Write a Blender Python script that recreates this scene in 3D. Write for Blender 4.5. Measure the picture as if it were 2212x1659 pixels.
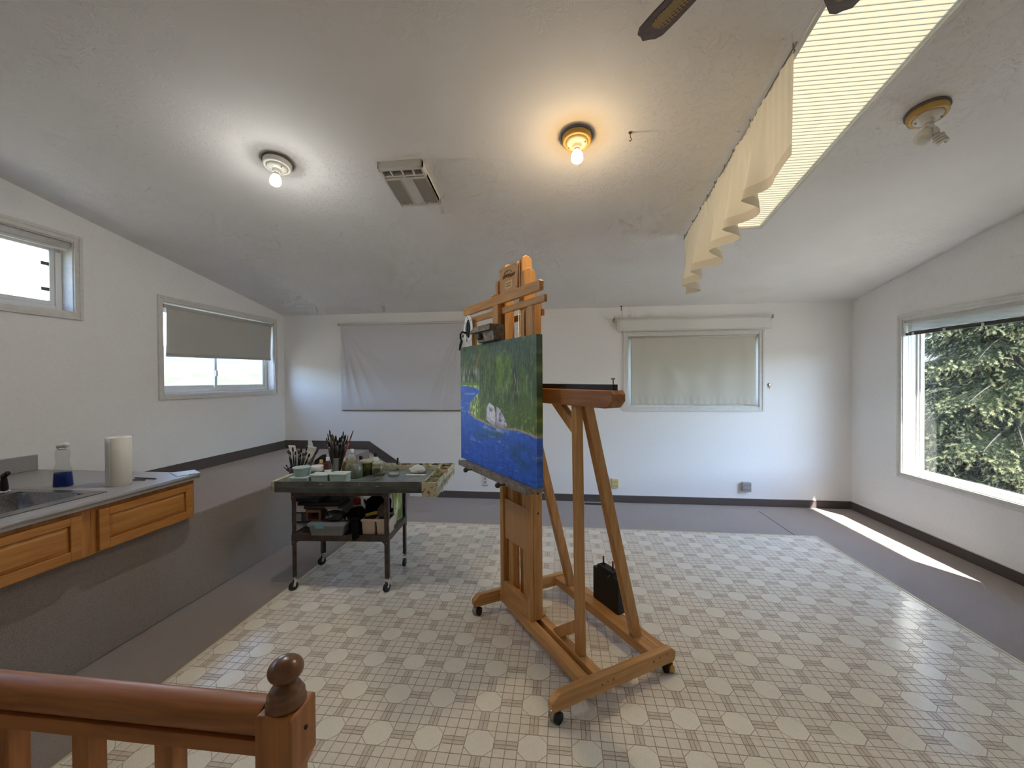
import bpy, bmesh, math, random
import numpy as np
from mathutils import Vector, Matrix, Euler
for o in list(bpy.data.objects): bpy.data.objects.remove(o)
S = bpy.context.scene
COL = S.collection
random.seed(7)

# ---------------------------------------------------------------- camera
FPX, YAW, PITCH, ROLL, EYE = 887.53, -0.1185, -0.0105, -0.0061, 1.6
_cy, _sy, _cp, _sp = math.cos(YAW), math.sin(YAW), math.cos(PITCH), math.sin(PITCH)
_fw = Vector((_sy*_cp, _cy*_cp, _sp)); _rt = Vector((_cy, -_sy, 0)); _up = _rt.cross(_fw)
_r2 = _rt*math.cos(ROLL) + _up*math.sin(ROLL); _u2 = _up*math.cos(ROLL) - _rt*math.sin(ROLL)
cam = bpy.data.cameras.new('camera'); camo = bpy.data.objects.new('camera', cam); COL.objects.link(camo)
cam.sensor_fit = 'HORIZONTAL'; cam.sensor_width = 36.0; cam.lens = FPX/2212*36.0
cam.clip_start = 0.05; cam.clip_end = 4000
camo.matrix_world = Matrix(((_r2.x, _u2.x, -_fw.x, 0), (_r2.y, _u2.y, -_fw.y, 0), (_r2.z, _u2.z, -_fw.z, EYE), (0, 0, 0, 1)))
S.camera = camo

# ---------------------------------------------------------------- sky, sun, exposure
SUN_DIR = Vector((-1.0, 1.87, -2.42)).normalized()          # way the sunlight travels
W = bpy.data.worlds.new('sky'); S.world = W; W.use_nodes = True
_nt = W.node_tree; _bg = _nt.nodes['Background']
_sky = _nt.nodes.new('ShaderNodeTexSky'); _sky.sky_type = 'NISHITA'; _sky.sun_disc = False
_sky.sun_elevation = math.asin(-SUN_DIR.z); _sky.sun_rotation = math.atan2(-SUN_DIR.x, -SUN_DIR.y)
_sky.altitude = 1300; _sky.air_density = 1.0; _sky.dust_density = 1.2; _sky.ozone_density = 1.0
_nt.links.new(_sky.outputs[0], _bg.inputs[0]); _bg.inputs[1].default_value = SKY_STRENGTH = 0.70
_sun = bpy.data.lights.new('sun', 'SUN'); _sun.energy = 12.0; _sun.angle = 0.0093; _sun.color = (1.0, 0.95, 0.88)
_suno = bpy.data.objects.new('sun', _sun); COL.objects.link(_suno)
_suno.rotation_euler = SUN_DIR.to_track_quat('-Z', 'Y').to_euler(); _suno.location = (6, -8, 12)
S.view_settings.view_transform = 'Standard'; S.view_settings.look = 'None'; S.view_settings.gamma = 1.0
S.view_settings.use_curve_mapping = False; S.view_settings.exposure = 1.5
S.cycles.use_denoising = True
try: S.cycles.denoiser = 'OPENIMAGEDENOISE'
except Exception: pass
S.cycles.max_bounces = 9; S.cycles.diffuse_bounces = 6; S.cycles.use_adaptive_sampling = True; S.cycles.adaptive_threshold = 0.08; S.cycles.adaptive_min_samples = 12; S.cycles.transparent_max_bounces = 24
S.cycles.sample_clamp_indirect = 8.0; S.cycles.caustics_reflective = False; S.cycles.caustics_refractive = False
def portal(name, loc, rot, sx, sy):
    l = bpy.data.lights.new(name, 'AREA'); l.shape = 'RECTANGLE'; l.size = sx; l.size_y = sy; l.cycles.is_portal = True
    o = bpy.data.objects.new(name, l); COL.objects.link(o); o.location = loc; o.rotation_euler = rot

# ---------------------------------------------------------------- helpers
XL, XR, YB, YF, ZC, SL = -3.924, 3.511, 5.45, -1.6, 2.53, 0.174   # room shell; the ceiling rises towards the camera
WT = 0.17                                                       # wall thickness
def zc(y): return ZC + SL*(YB - y)
def lin(c): return c/12.92 if c <= 0.04045 else ((c+0.055)/1.055)**2.4
def rgb(r, g, b): return (lin(r/255), lin(g/255), lin(b/255), 1.0)

class MB:
    def __init__(s): s.v = []; s.f = []; s.sm = []
    def add(s, vs, fs, smooth=False):
        n = len(s.v); s.v += [Vector(v) for v in vs]
        for f in fs: s.f.append([i+n for i in f]); s.sm.append(smooth)
        return s
    def box(s, x0, x1, y0, y1, z0, z1):
        return s.add([(x0,y0,z0),(x1,y0,z0),(x1,y1,z0),(x0,y1,z0),(x0,y0,z1),(x1,y0,z1),(x1,y1,z1),(x0,y1,z1)],
                     [(0,3,2,1),(4,5,6,7),(0,1,5,4),(1,2,6,5),(2,3,7,6),(3,0,4,7)])
    def bar(s, p0, p1, w, h, up=(0,0,1)):
        p0, p1 = Vector(p0), Vector(p1); d = (p1-p0).normalized(); u = Vector(up)
        r = d.cross(u).normalized(); u = r.cross(d).normalized(); a = r*w/2; b = u*h/2
        vs = [p0-a-b, p0+a-b, p0+a+b, p0-a+b, p1-a-b, p1+a-b, p1+a+b, p1-a+b]
        return s.add(vs, [(0,3,2,1),(4,5,6,7),(0,1,5,4),(1,2,6,5),(2,3,7,6),(3,0,4,7)])
    def lathe(s, prof, seg=24, c=(0,0,0), m=None, smooth=True):
        c = Vector(c); vs = []; fs = []; n = len(prof)
        for r, z in prof:
            for k in range(seg):
                a = 2*math.pi*k/seg; p = Vector((r*math.cos(a), r*math.sin(a), z))
                vs.append((m @ p if m else p) + c)
        for i in range(n-1):
            for k in range(seg):
                k2 = (k+1) % seg; fs.append((i*seg+k, i*seg+k2, (i+1)*seg+k2, (i+1)*seg+k))
        if prof[0][0] > 1e-5: fs.append(tuple(range(seg-1, -1, -1)))
        if prof[-1][0] > 1e-5: fs.append(tuple((n-1)*seg+k for k in range(seg)))
        return s.add(vs, fs, smooth)
    def tube(s, pts, r, seg=8, cap=True):
        pts = [Vector(p) for p in pts]; vs = []; fs = []; n = len(pts)
        rr = r if isinstance(r, (list, tuple)) else [r]*n
        ref = None
        for i, p in enumerate(pts):
            d = (pts[min(i+1,n-1)] - pts[max(i-1,0)]).normalized()
            if ref is None: ref = d.orthogonal().normalized()
            a = (ref - d*ref.dot(d))
            if a.length < 1e-4: a = d.orthogonal()
            a.normalize(); ref = a; b = d.cross(a)
            for k in range(seg):
                t = 2*math.pi*k/seg; vs.append(p + (a*math.cos(t)+b*math.sin(t))*rr[i])
        for i in range(n-1):
            for k in range(seg):
                k2 = (k+1) % seg; fs.append((i*seg+k, i*seg+k2, (i+1)*seg+k2, (i+1)*seg+k))
        if cap: fs.append(tuple(range(seg-1,-1,-1))); fs.append(tuple((n-1)*seg+k for k in range(seg)))
        return s.add(vs, fs, True)
    def prism(s, poly, d0, d1, ax='y'):
        # poly in the two other axes, extruded along ax
        def P(p, d): return {'x': (d,p[0],p[1]), 'y': (p[0],d,p[1]), 'z': (p[0],p[1],d)}[ax]
        n = len(poly); vs = [P(p,d0) for p in poly] + [P(p,d1) for p in poly]
        fs = [tuple(range(n)), tuple(range(2*n-1, n-1, -1))] + [(i, i+n, (i+1)%n+n, (i+1)%n) for i in range(n)]
        return s.add(vs, fs)
    def grid(s, fn, nu, nv, smooth=True):
        vs = [fn(i/nu, j/nv) for j in range(nv+1) for i in range(nu+1)]
        fs = [(j*(nu+1)+i, j*(nu+1)+i+1, (j+1)*(nu+1)+i+1, (j+1)*(nu+1)+i) for j in range(nv) for i in range(nu)]
        return s.add(vs, fs, smooth)
    def sphere(s, c, r, nu=16, nv=10, m=None):
        rx = r if isinstance(r, (tuple, list)) else (r, r, r)
        prof = [(max(1e-6, math.sin(math.pi*j/nv)), -math.cos(math.pi*j/nv)) for j in range(nv+1)]
        M = Matrix.Diagonal(rx); M = (m @ M) if m else M
        return s.lathe(prof, nu, c, M)
    def xf(s, M):
        s.v = [M @ v for v in s.v]; return s
    def build(s, name, mat, parent=None, bevel=0, fix=True, loc=None, rot=None, solid=0):
        me = bpy.data.meshes.new(name); me.from_pydata([tuple(v) for v in s.v], [], s.f); me.update()
        me.polygons.foreach_set('use_smooth', s.sm)
        if fix:
            bm = bmesh.new(); bm.from_mesh(me); bmesh.ops.recalc_face_normals(bm, faces=bm.faces); bm.to_mesh(me); bm.free()
        if mat: me.materials.append(mat)
        o = bpy.data.objects.new(name, me); COL.objects.link(o)
        if parent: o.parent = parent
        if loc is not None: o.location = loc
        if rot is not None: o.rotation_euler = rot
        if solid:
            q = o.modifiers.new('thick', 'SOLIDIFY'); q.thickness = solid; q.offset = 0
        if bevel:
            q = o.modifiers.new('bevel', 'BEVEL'); q.width = bevel; q.segments = 2; q.limit_method = 'ANGLE'; q.angle_limit = 0.7
        return o
def tag(o, label, cat, group=None):
    o['label'] = label; o['category'] = cat
    if group: o['group'] = group
    return o
def thing(name, label, cat, loc=(0,0,0), rz=0, group=None):
    o = bpy.data.objects.new(name, None); COL.objects.link(o); o.location = loc; o.rotation_euler = (0,0,rz)
    o.empty_display_size = 0.05
    return tag(o, label, cat, group)
def struct(o, label=None):
    o['kind'] = 'structure'
    if label: o['label'] = label
    return o
def sempty(name, label, loc=(0,0,0)):
    o = bpy.data.objects.new(name, None); COL.objects.link(o); o.location = loc; o.empty_display_size = 0.05
    return struct(o, label)
def box(*a): return MB().box(*a)

# ---------------------------------------------------------------- materials
def mat(name, col, rough=0.6, metal=0.0, spec=0.5, noise=None, bump=None, emit=None, alpha=1, trans=0, sheen=0, coat=0):
    """noise=(scale, second colour, contrast lo, hi[, stretch]) mixes a second colour; bump=(scale, strength[, distance])"""
    m = bpy.data.materials.new(name); m.use_nodes = True; nt = m.node_tree; b = nt.nodes['Principled BSDF']
    b.inputs['Base Color'].default_value = col; b.inputs['Roughness'].default_value = rough
    b.inputs['Metallic'].default_value = metal; b.inputs['Specular IOR Level'].default_value = spec
    if coat: b.inputs['Coat Weight'].default_value = coat; b.inputs['Coat Roughness'].default_value = 0.25
    if trans: b.inputs['Transmission Weight'].default_value = trans
    if sheen: b.inputs['Sheen Weight'].default_value = sheen; b.inputs['Sheen Tint'].default_value = (1.0,0.90,0.82,1)
    if emit: b.inputs['Emission Color'].default_value = emit[0]; b.inputs['Emission Strength'].default_value = emit[1]
    tc = nt.nodes.new('ShaderNodeTexCoord')
    def mp(stretch):
        n = nt.nodes.new('ShaderNodeMapping'); n.inputs['Scale'].default_value = stretch
        nt.links.new(tc.outputs['Object'], n.inputs[0]); return n.outputs[0]
    if noise:
        n = nt.nodes.new('ShaderNodeTexNoise'); n.inputs['Scale'].default_value = noise[0]; n.inputs['Detail'].default_value = 5
        nt.links.new(mp(noise[4]) if len(noise) > 4 else tc.outputs['Object'], n.inputs[0])
        r = nt.nodes.new('ShaderNodeMapRange'); r.inputs[1].default_value = noise[2]; r.inputs[2].default_value = noise[3]
        nt.links.new(n.outputs[0], r.inputs[0])
        x = nt.nodes.new('ShaderNodeMix'); x.data_type = 'RGBA'; x.inputs[6].default_value = col; x.inputs[7].default_value = noise[1]
        nt.links.new(r.outputs[0], x.inputs[0]); nt.links.new(x.outputs[2], b.inputs['Base Color'])
    if bump:
        n = nt.nodes.new('ShaderNodeTexNoise'); n.inputs['Scale'].default_value = bump[0]; n.inputs['Detail'].default_value = 6
        nt.links.new(tc.outputs['Object'], n.inputs[0])
        q = nt.nodes.new('ShaderNodeBump'); q.inputs['Strength'].default_value = bump[1]
        q.inputs['Distance'].default_value = bump[2] if len(bump) > 2 else 0.01
        nt.links.new(n.outputs[0], q.inputs['Height']); nt.links.new(q.outputs[0], b.inputs['Normal'])
    return m
def wood(name, c1, c2, rough=0.42, scale=6.0, axis='z', coat=0.1):
    m = bpy.data.materials.new(name); m.use_nodes = True; nt = m.node_tree; b = nt.nodes['Principled BSDF']
    tc = nt.nodes.new('ShaderNodeTexCoord'); mp = nt.nodes.new('ShaderNodeMapping')
    mp.inputs['Scale'].default_value = {'z': (9,9,0.7), 'x': (0.7,9,9), 'y': (9,0.7,9)}[axis]
    nt.links.new(tc.outputs['Object'], mp.inputs[0])
    n = nt.nodes.new('ShaderNodeTexNoise'); n.inputs['Scale'].default_value = scale; n.inputs['Detail'].default_value = 6; n.inputs['Distortion'].default_value = 0.6
    nt.links.new(mp.outputs[0], n.inputs[0])
    r = nt.nodes.new('ShaderNodeMapRange'); r.inputs[1].default_value = 0.32; r.inputs[2].default_value = 0.68; nt.links.new(n.outputs[0], r.inputs[0])
    x = nt.nodes.new('ShaderNodeMix'); x.data_type = 'RGBA'; x.inputs[6].default_value = c1; x.inputs[7].default_value = c2
    nt.links.new(r.outputs[0], x.inputs[0]); nt.links.new(x.outputs[2], b.inputs['Base Color'])
    b.inputs['Roughness'].default_value = rough; b.inputs['Coat Weight'].default_value = coat; b.inputs['Coat Roughness'].default_value = 0.2
    return m
def translucent(name, col, tcol, k, bump=None):
    m = bpy.data.materials.new(name); m.use_nodes = True; nt = m.node_tree; nt.nodes.remove(nt.nodes['Principled BSDF'])
    d = nt.nodes.new('ShaderNodeBsdfDiffuse'); d.inputs[0].default_value = col
    t = nt.nodes.new('ShaderNodeBsdfTranslucent'); t.inputs[0].default_value = tcol
    x = nt.nodes.new('ShaderNodeMixShader'); x.inputs[0].default_value = k
    nt.links.new(d.outputs[0], x.inputs[1]); nt.links.new(t.outputs[0], x.inputs[2])
    nt.links.new(x.outputs[0], nt.nodes['Material Output'].inputs[0])
    if bump:
        tc = nt.nodes.new('ShaderNodeTexCoord'); n = nt.nodes.new('ShaderNodeTexNoise'); n.inputs['Scale'].default_value = bump[0]
        nt.links.new(tc.outputs['Object'], n.inputs[0]); q = nt.nodes.new('ShaderNodeBump'); q.inputs['Strength'].default_value = bump[1]; q.inputs['Distance'].default_value = 0.004
        nt.links.new(n.outputs[0], q.inputs['Height']); nt.links.new(q.outputs[0], d.inputs['Normal']); nt.links.new(q.outputs[0], t.inputs['Normal'])
    return m
def glassy(name, tint=(1,1,1,1), gloss=0.03):
    m = bpy.data.materials.new(name); m.use_nodes = True; nt = m.node_tree; nt.nodes.remove(nt.nodes['Principled BSDF'])
    t = nt.nodes.new('ShaderNodeBsdfTransparent'); t.inputs[0].default_value = tint
    g = nt.nodes.new('ShaderNodeBsdfGlossy'); g.inputs['Roughness'].default_value = 0.03
    lw = nt.nodes.new('ShaderNodeLayerWeight'); pw = nt.nodes.new('ShaderNodeMath'); pw.operation = 'POWER'; pw.inputs[1].default_value = 5.0
    nt.links.new(lw.outputs['Facing'], pw.inputs[0]); mr = nt.nodes.new('ShaderNodeMapRange'); mr.inputs[3].default_value = gloss; mr.inputs[4].default_value = 0.9
    nt.links.new(pw.outputs[0], mr.inputs[0]); x = nt.nodes.new('ShaderNodeMixShader'); nt.links.new(mr.outputs[0], x.inputs[0])
    nt.links.new(t.outputs[0], x.inputs[1]); nt.links.new(g.outputs[0], x.inputs[2]); nt.links.new(x.outputs[0], nt.nodes['Material Output'].inputs[0])
    return m
def emitter(name, col, k):
    m = bpy.data.materials.new(name); m.use_nodes = True; nt = m.node_tree; nt.nodes.remove(nt.nodes['Principled BSDF'])
    e = nt.nodes.new('ShaderNodeEmission'); e.inputs[0].default_value = col; e.inputs[1].default_value = k
    nt.links.new(e.outputs[0], nt.nodes['Material Output'].inputs[0]); return m
def vcol(name, rough=0.6, bump=None, attr='Col', stretch=None):
    m = bpy.data.materials.new(name); m.use_nodes = True; nt = m.node_tree; b = nt.nodes['Principled BSDF']
    a = nt.nodes.new('ShaderNodeAttribute'); a.attribute_name = attr; nt.links.new(a.outputs[0], b.inputs['Base Color'])
    b.inputs['Roughness'].default_value = rough
    if bump:
        tc = nt.nodes.new('ShaderNodeTexCoord'); n = nt.nodes.new('ShaderNodeTexNoise'); n.inputs['Scale'].default_value = bump[0]; n.inputs['Detail'].default_value = 5
        mp = nt.nodes.new('ShaderNodeMapping'); mp.inputs['Scale'].default_value = stretch or (1,1,1)
        nt.links.new(tc.outputs['Object'], mp.inputs[0]); nt.links.new(mp.outputs[0], n.inputs[0])
        q = nt.nodes.new('ShaderNodeBump'); q.inputs['Strength'].default_value = bump[1]; q.inputs['Distance'].default_value = 0.003
        nt.links.new(n.outputs[0], q.inputs['Height']); nt.links.new(q.outputs[0], b.inputs['Normal'])
    return m
M = {}
M['wall'] = mat('wall_paint', rgb(245,244,243), 0.75, spec=0.25, noise=(60, rgb(242,241,240), .4, .6), bump=(220, 0.12, 0.004))
M['ceil'] = mat('ceiling_paint', rgb(238,236,234), 0.8, spec=0.2, noise=(1.3, rgb(233,231,228), .42, .62))
def _knock(m):                                    # knock-down plaster relief
    nt = m.node_tree; b = nt.nodes['Principled BSDF']; tc = nt.nodes.new('ShaderNodeTexCoord')
    n = nt.nodes.new('ShaderNodeTexNoise'); n.inputs['Scale'].default_value = 21; n.inputs['Detail'].default_value = 8; n.inputs['Roughness'].default_value = 0.62; n.inputs['Distortion'].default_value = 1.2
    nt.links.new(tc.outputs['Object'], n.inputs[0])
    r = nt.nodes.new('ShaderNodeMapRange'); r.inputs[1].default_value = .53; r.inputs[2].default_value = .60; nt.links.new(n.outputs[0], r.inputs[0])
    g = nt.nodes.new('ShaderNodeTexNoise'); g.inputs['Scale'].default_value = 1.1; nt.links.new(tc.outputs['Object'], g.inputs[0])
    gr = nt.nodes.new('ShaderNodeMapRange'); gr.inputs[1].default_value = .38; gr.inputs[2].default_value = .62; nt.links.new(g.outputs[0], gr.inputs[0])
    mu = nt.nodes.new('ShaderNodeMath'); mu.operation = 'MULTIPLY'; nt.links.new(r.outputs[0], mu.inputs[0]); nt.links.new(gr.outputs[0], mu.inputs[1])
    q = nt.nodes.new('ShaderNodeBump'); q.inputs['Strength'].default_value = 0.36; q.inputs['Distance'].default_value = 0.006
    nt.links.new(mu.outputs[0], q.inputs['Height']); nt.links.new(q.outputs[0], b.inputs['Normal'])
_knock(M['ceil'])
M['trim'] = mat('white_trim', rgb(224,222,217), 0.5, noise=(30, rgb(216,214,209), .4, .65))
M['carpet'] = mat('taupe_carpet', rgb(150,140,134), 0.95, spec=0.1, noise=(260, rgb(122,112,107), .38, .62), bump=(320, 0.5, 0.006), sheen=0.7)
M['carpet_edge'] = mat('carpet_skirting', rgb(112,103,100), 0.95, spec=0.1, noise=(260, rgb(86,78,76), .38, .62), bump=(320, 0.5, 0.006))
M['grout'] = mat('vinyl_joint', rgb(172,157,138), 0.45, noise=(90, rgb(160,145,126), .4, .6))
M['oct'] = mat('vinyl_pale', rgb(237,231,214), 0.17, spec=0.5, noise=(140, rgb(230,223,205), .4, .6), bump=(90, .03, .002))
M['sq'] = mat('vinyl_beige', rgb(231,223,207), 0.18, spec=0.5, noise=(140, rgb(223,214,198), .4, .6), bump=(90, .03, .002))
M['bar'] = mat('vinyl_taupe', rgb(216,205,189), 0.20, spec=0.5, noise=(140, rgb(205,193,178), .4, .6), bump=(90, .03, .002))
M['strip'] = mat('metal_edging', rgb(208,198,166), 0.4, 0.1)
M['easel'] = wood('easel_oak', rgb(202,152,92), rgb(174,122,66), 0.4, 5.0)
M['easel_x'] = wood('easel_oak_side', rgb(202,152,92), rgb(174,122,66), 0.4, 5.0, 'y')
M['easel_a'] = wood('easel_oak_foot', rgb(206,158,98), rgb(178,128,72), 0.4, 5.0, 'x')
M['easel_dk'] = wood('easel_oak_dark', rgb(172,112,58), rgb(142,86,40), 0.4, 5.0, 'y')
M['ply'] = wood('easel_panel', rgb(194,148,98), rgb(182,136,86), 0.5, 3.0)
M['greywood'] = mat('paint_stained_wood', rgb(150,136,120), 0.7, noise=(30, rgb(104,92,82), .35, .65), bump=(60,.2,.003))
M['rail'] = wood('railing_stain', rgb(178,114,58), rgb(144,86,40), 0.42, 5.0, 'x', 0.12)
M['rail_z'] = wood('railing_stain_post', rgb(180,116,58), rgb(146,88,40), 0.42, 5.0, 'z', 0.12)
M['rail_dk'] = wood('turned_finial_stain', rgb(128,84,52), rgb(98,62,38), 0.3, 5.0, 'z', 0.25)
M['oak'] = wood('cabinet_oak', rgb(196,138,72), rgb(166,108,50), 0.4, 4.0, 'y')
M['oak_z'] = wood('cabinet_oak_stile', rgb(194,136,70), rgb(164,106,48), 0.4, 4.0, 'z')
M['gap'] = mat('dark_gap', rgb(60,30,14), 0.8)
M['laminate'] = mat('grey_laminate', rgb(168,166,166), 0.38, noise=(300, rgb(152,150,150), .42, .6))
M['steel'] = mat('brushed_steel', rgb(150,146,142), 0.32, 0.95, noise=(120, rgb(128,124,120), .4, .6))
M['chrome'] = mat('chrome', rgb(220,220,220), 0.12, 1.0)
M['brass'] = mat('brass', rgb(196,158,84), 0.22, 1.0)
M['nickel'] = mat('dull_nickel', rgb(168,160,146), 0.3, 0.9)
M['black'] = mat('black_plastic', rgb(22,22,23), 0.45)
M['blackpaint'] = mat('black_paint', rgb(18,18,18), 0.6, bump=(80,.1,.003))
M['blackcloth'] = mat('black_cloth', rgb(20,19,20), 0.9, spec=0.1, bump=(90,.4,.004))
M['rubber'] = mat('rubber', rgb(24,24,25), 0.6)
M['cartmetal'] = mat('brown_enamel', rgb(84,72,68), 0.42, 0.2, noise=(25, rgb(66,56,53), .4, .65))
M['white'] = mat('white_plastic', rgb(228,227,222), 0.4)
M['porcelain'] = mat('porcelain', rgb(226,222,212), 0.2)
M['yellowed'] = mat('yellowed_plastic', rgb(206,168,92), 0.4)
M['paper_core'] = mat('card_core', rgb(214,206,188), .8)
M['glass'] = glassy('window_glass', (0.97,0.985,0.98,1))
M['jarglass'] = glassy('jar_glass', (0.80,0.82,0.74,1))
M['clear'] = glassy('clear_plastic', (0.90,0.92,0.92,1))
# ================================================================ room shell
def wall_side(name, label, x_in, out, holes):
    m = MB(); ys = sorted({YF-WT, YB+WT} | {h[0] for h in holes} | {h[1] for h in holes})
    xa, xb = sorted((x_in, x_in+out*WT))
    for y0, y1 in zip(ys, ys[1:]):
        hs = sorted([h for h in holes if h[0] <= y0+1e-6 and h[1] >= y1-1e-6], key=lambda h: h[2])
        z = -0.2
        for h in hs + [None]:
            t0, t1 = (h[2], h[2]) if h else (zc(y0)+0.1, zc(y1)+0.1)
            m.add([(xa,y0,z),(xb,y0,z),(xb,y1,z),(xa,y1,z),(xa,y0,t0),(xb,y0,t0),(xb,y1,t1),(xa,y1,t1)],
                  [(0,3,2,1),(4,5,6,7),(0,1,5,4),(1,2,6,5),(2,3,7,6),(3,0,4,7)])
            if h: z = h[3]
    return struct(m.build(name, M['wall'], fix=False), label)
W1 = (1.20, 2.90, 2.165, 2.735)      # opening in the left wall: y0, y1, z0, z1
W2 = (3.645, 5.235, 1.475, 2.40)
W3 = (0.855, 2.452, 1.24, 2.155)     # opening in the back wall: x0, x1, z0, z1
W4 = (2.72, 4.70, 0.615, 2.19)       # opening in the right wall
wall_side('wall_left', 'white painted side wall above the carpeted platform', XL, -1, [W1, W2])
wall_side('wall_right', 'white painted side wall with the big picture window', XR, 1, [W4])
m = MB(); x0, x1, z0, z1 = W3; a, b = XL, XR; zt = ZC+0.06
for q in ((a,x0,-.2,zt), (x0,x1,-.2,z0), (x0,x1,z1,zt), (x1,b,-.2,zt)): m.box(q[0],q[1],YB,YB+WT,q[2],q[3])
struct(m.build('wall_back', M['wall'], fix=False), 'white painted end wall with one covered window')
struct(box(XL, XR, YF-WT, YF, -.2, zc(YF)+.1).build('wall_front', M['wall']), 'white painted wall opposite the covered window')
SK = (1.105, 1.64, 1.15, 3.615)      # skylight opening x0,x1,y0,y1
m = MB()
def slab(x0, x1, y0, y1):
    m.add([(x0,y0,zc(y0)),(x1,y0,zc(y0)),(x1,y1,zc(y1)),(x0,y1,zc(y1)),(x0,y0,zc(y0)+.03),(x1,y0,zc(y0)+.03),(x1,y1,zc(y1)+.03),(x0,y1,zc(y1)+.03)],
          [(0,3,2,1),(4,5,6,7),(0,1,5,4),(1,2,6,5),(2,3,7,6),(3,0,4,7)])
slab(XL, SK[0], YF, YB); slab(SK[1], XR, YF, YB); slab(SK[0], SK[1], YF, SK[2]); slab(SK[0], SK[1], SK[3], YB)
struct(m.build('ceiling', M['ceil'], fix=False), 'sloping plastered ceiling with a knock-down texture')

# floor: carpet slab, with the printed vinyl field let into it
VX0, VX1, VY0, VY1 = -2.095, 2.54, -1.6, 4.45
floor = struct(box(XL, XR, YF, YB, -.2, 0).build('floor', M['carpet']), 'taupe carpet around a field of pale patterned vinyl')
vin = box(VX0, VX1, VY0, VY1, 0, 0.002).build('vinyl_sheet', M['grout'], floor)
vin['label'] = 'pale vinyl flooring embossed with octagons and small squares'
P = 0.2341; PX0, PY0 = -0.3645, 1.7621
A, Bq = 0.55*P, 0.45*P; G = 0.0038; ZT0, ZT1 = 0.002, 0.0030
def tile_mesh(name, poly, mt):
    n = len(poly); vs = [(x,y,0) for x,y in poly] + [(x,y,ZT1-ZT0) for x,y in poly]
    fs = [tuple(range(n, 2*n))] + [(i,(i+1)%n,(i+1)%n+n,i+n) for i in range(n)]
    me = bpy.data.meshes.new(name); me.from_pydata(vs, [], fs); me.materials.append(mt); return me
h = A/2-G/2; c = h*0.42
OCT = [(-h+2*h*0.29,-h),(h-2*h*0.29,-h),(h,-h+2*h*.29),(h,h-2*h*.29),(h-2*h*.29,h),(-h+2*h*.29,h),(-h,h-2*h*.29),(-h,-h+2*h*.29)]
oct_me = tile_mesh('octagon_tile', OCT, M['oct'])
t_ = 2*h*0.29-G
TRI = [[(sx*h,sy*h),(sx*(h-t_),sy*h),(sx*h,sy*(h-t_))] for sx in (-1,1) for sy in (-1,1)]
rows = [(0.19*P,0),(0.085*P,1),(0.085*P,1),(0.19*P,0)]
small = []                                       # (cx, cy, sx, sy, dark) of every small tile in a cell whose octagon is at 0,0
for i in range(2):
    u = A/2 + Bq*(i+0.5)/2; s_ = Bq/2-G
    v = -A/2
    for hgt, dk in rows:
        small.append((u, v+hgt/2, s_, hgt-G, dk)); small.append((v+hgt/2, u, hgt-G, s_, dk)); v += hgt
    for j in range(2): small.append((u, A/2+Bq*(j+.5)/2, s_, s_, 0))
def vis(x, y):
    d = Vector((x,y,-EYE)); w = d.dot(_fw)
    if w < 0.3: return False
    px, py = 1106+FPX*d.dot(_r2)/w, 829.5-FPX*d.dot(_u2)/w
    return -60 < px < 2270 and py < 1730
tiles = []; sq_list = []
stuff = {0: MB(), 1: MB(), 2: MB()}
def quad(mb, x0, x1, y0, y1):
    n = len(mb.v); mb.add([(x0,y0,ZT1),(x1,y0,ZT1),(x1,y1,ZT1),(x0,y1,ZT1),(x0,y0,ZT0),(x1,y0,ZT0),(x1,y1,ZT0),(x0,y1,ZT0)],
                          [(0,1,2,3),(4,5,1,0),(5,6,2,1),(6,7,3,2),(7,4,0,3)])
for ci in range(-12, 16):
    for ri in range(-16, 14):
        cx, cy = PX0+ci*P, PY0+ri*P
        inb = lambda x0,x1,y0,y1: x0 > VX0+.004 and x1 < VX1-.004 and y0 > VY0 and y1 < VY1-.004
        if inb(cx-h,cx+h,cy-h,cy+h): 
            if vis(cx,cy): tiles.append((cx,cy))
            else: stuff[2].add([(cx+x,cy+y,ZT1) for x,y in OCT], [tuple(range(8))])
            for tr in TRI: stuff[2].add([(cx+x,cy+y,ZT1) for x,y in tr], [(0,1,2)])
        else:
            q = [max(cx-h,VX0+.004),min(cx+h,VX1-.004),max(cy-h,VY0),min(cy+h,VY1-.004)]
            if q[1]-q[0] > .015 and q[3]-q[2] > .015: quad(stuff[2], *q)
        for (u,v,sx,sy,dk) in small:
            x0,x1,y0,y1 = cx+u-sx/2,cx+u+sx/2,cy+v-sy/2,cy+v+sy/2
            x0,x1,y0,y1 = max(x0,VX0+.004),min(x1,VX1-.004),max(y0,VY0),min(y1,VY1-.004)
            if x1-x0 < .004 or y1-y0 < .004: continue
            full = abs((x1-x0)-sx) < 1e-4 and abs((y1-y0)-sy) < 1e-4
            sq_list.append((full and vis((x0+x1)/2,(y0+y1)/2), (x0+x1)**2+(y0+y1)**2, x0,x1,y0,y1,dk,round(sx,4),round(sy,4)))
for k,(cx,cy) in enumerate(tiles):
    o = bpy.data.objects.new('octagon_tile', oct_me); COL.objects.link(o); o.parent = vin; o.location = (cx,cy,ZT0)
sq_list.sort(key=lambda q: (not q[0] or q[6], q[1]))
sm_me = {}
for k,q in enumerate(sq_list):
    _,_,x0,x1,y0,y1,dk,sx,sy = q
    if k < 290 and q[0]:
        key = (sx,sy,dk)
        if key not in sm_me: sm_me[key] = tile_mesh('square_tile', [(-sx/2,-sy/2),(sx/2,-sy/2),(sx/2,sy/2),(-sx/2,sy/2)], M['bar' if dk else 'sq'])
        o = bpy.data.objects.new('square_tile', sm_me[key]); COL.objects.link(o); o.parent = vin; o.location = ((x0+x1)/2,(y0+y1)/2,ZT0)
    else: quad(stuff[dk], x0,x1,y0,y1)
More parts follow.
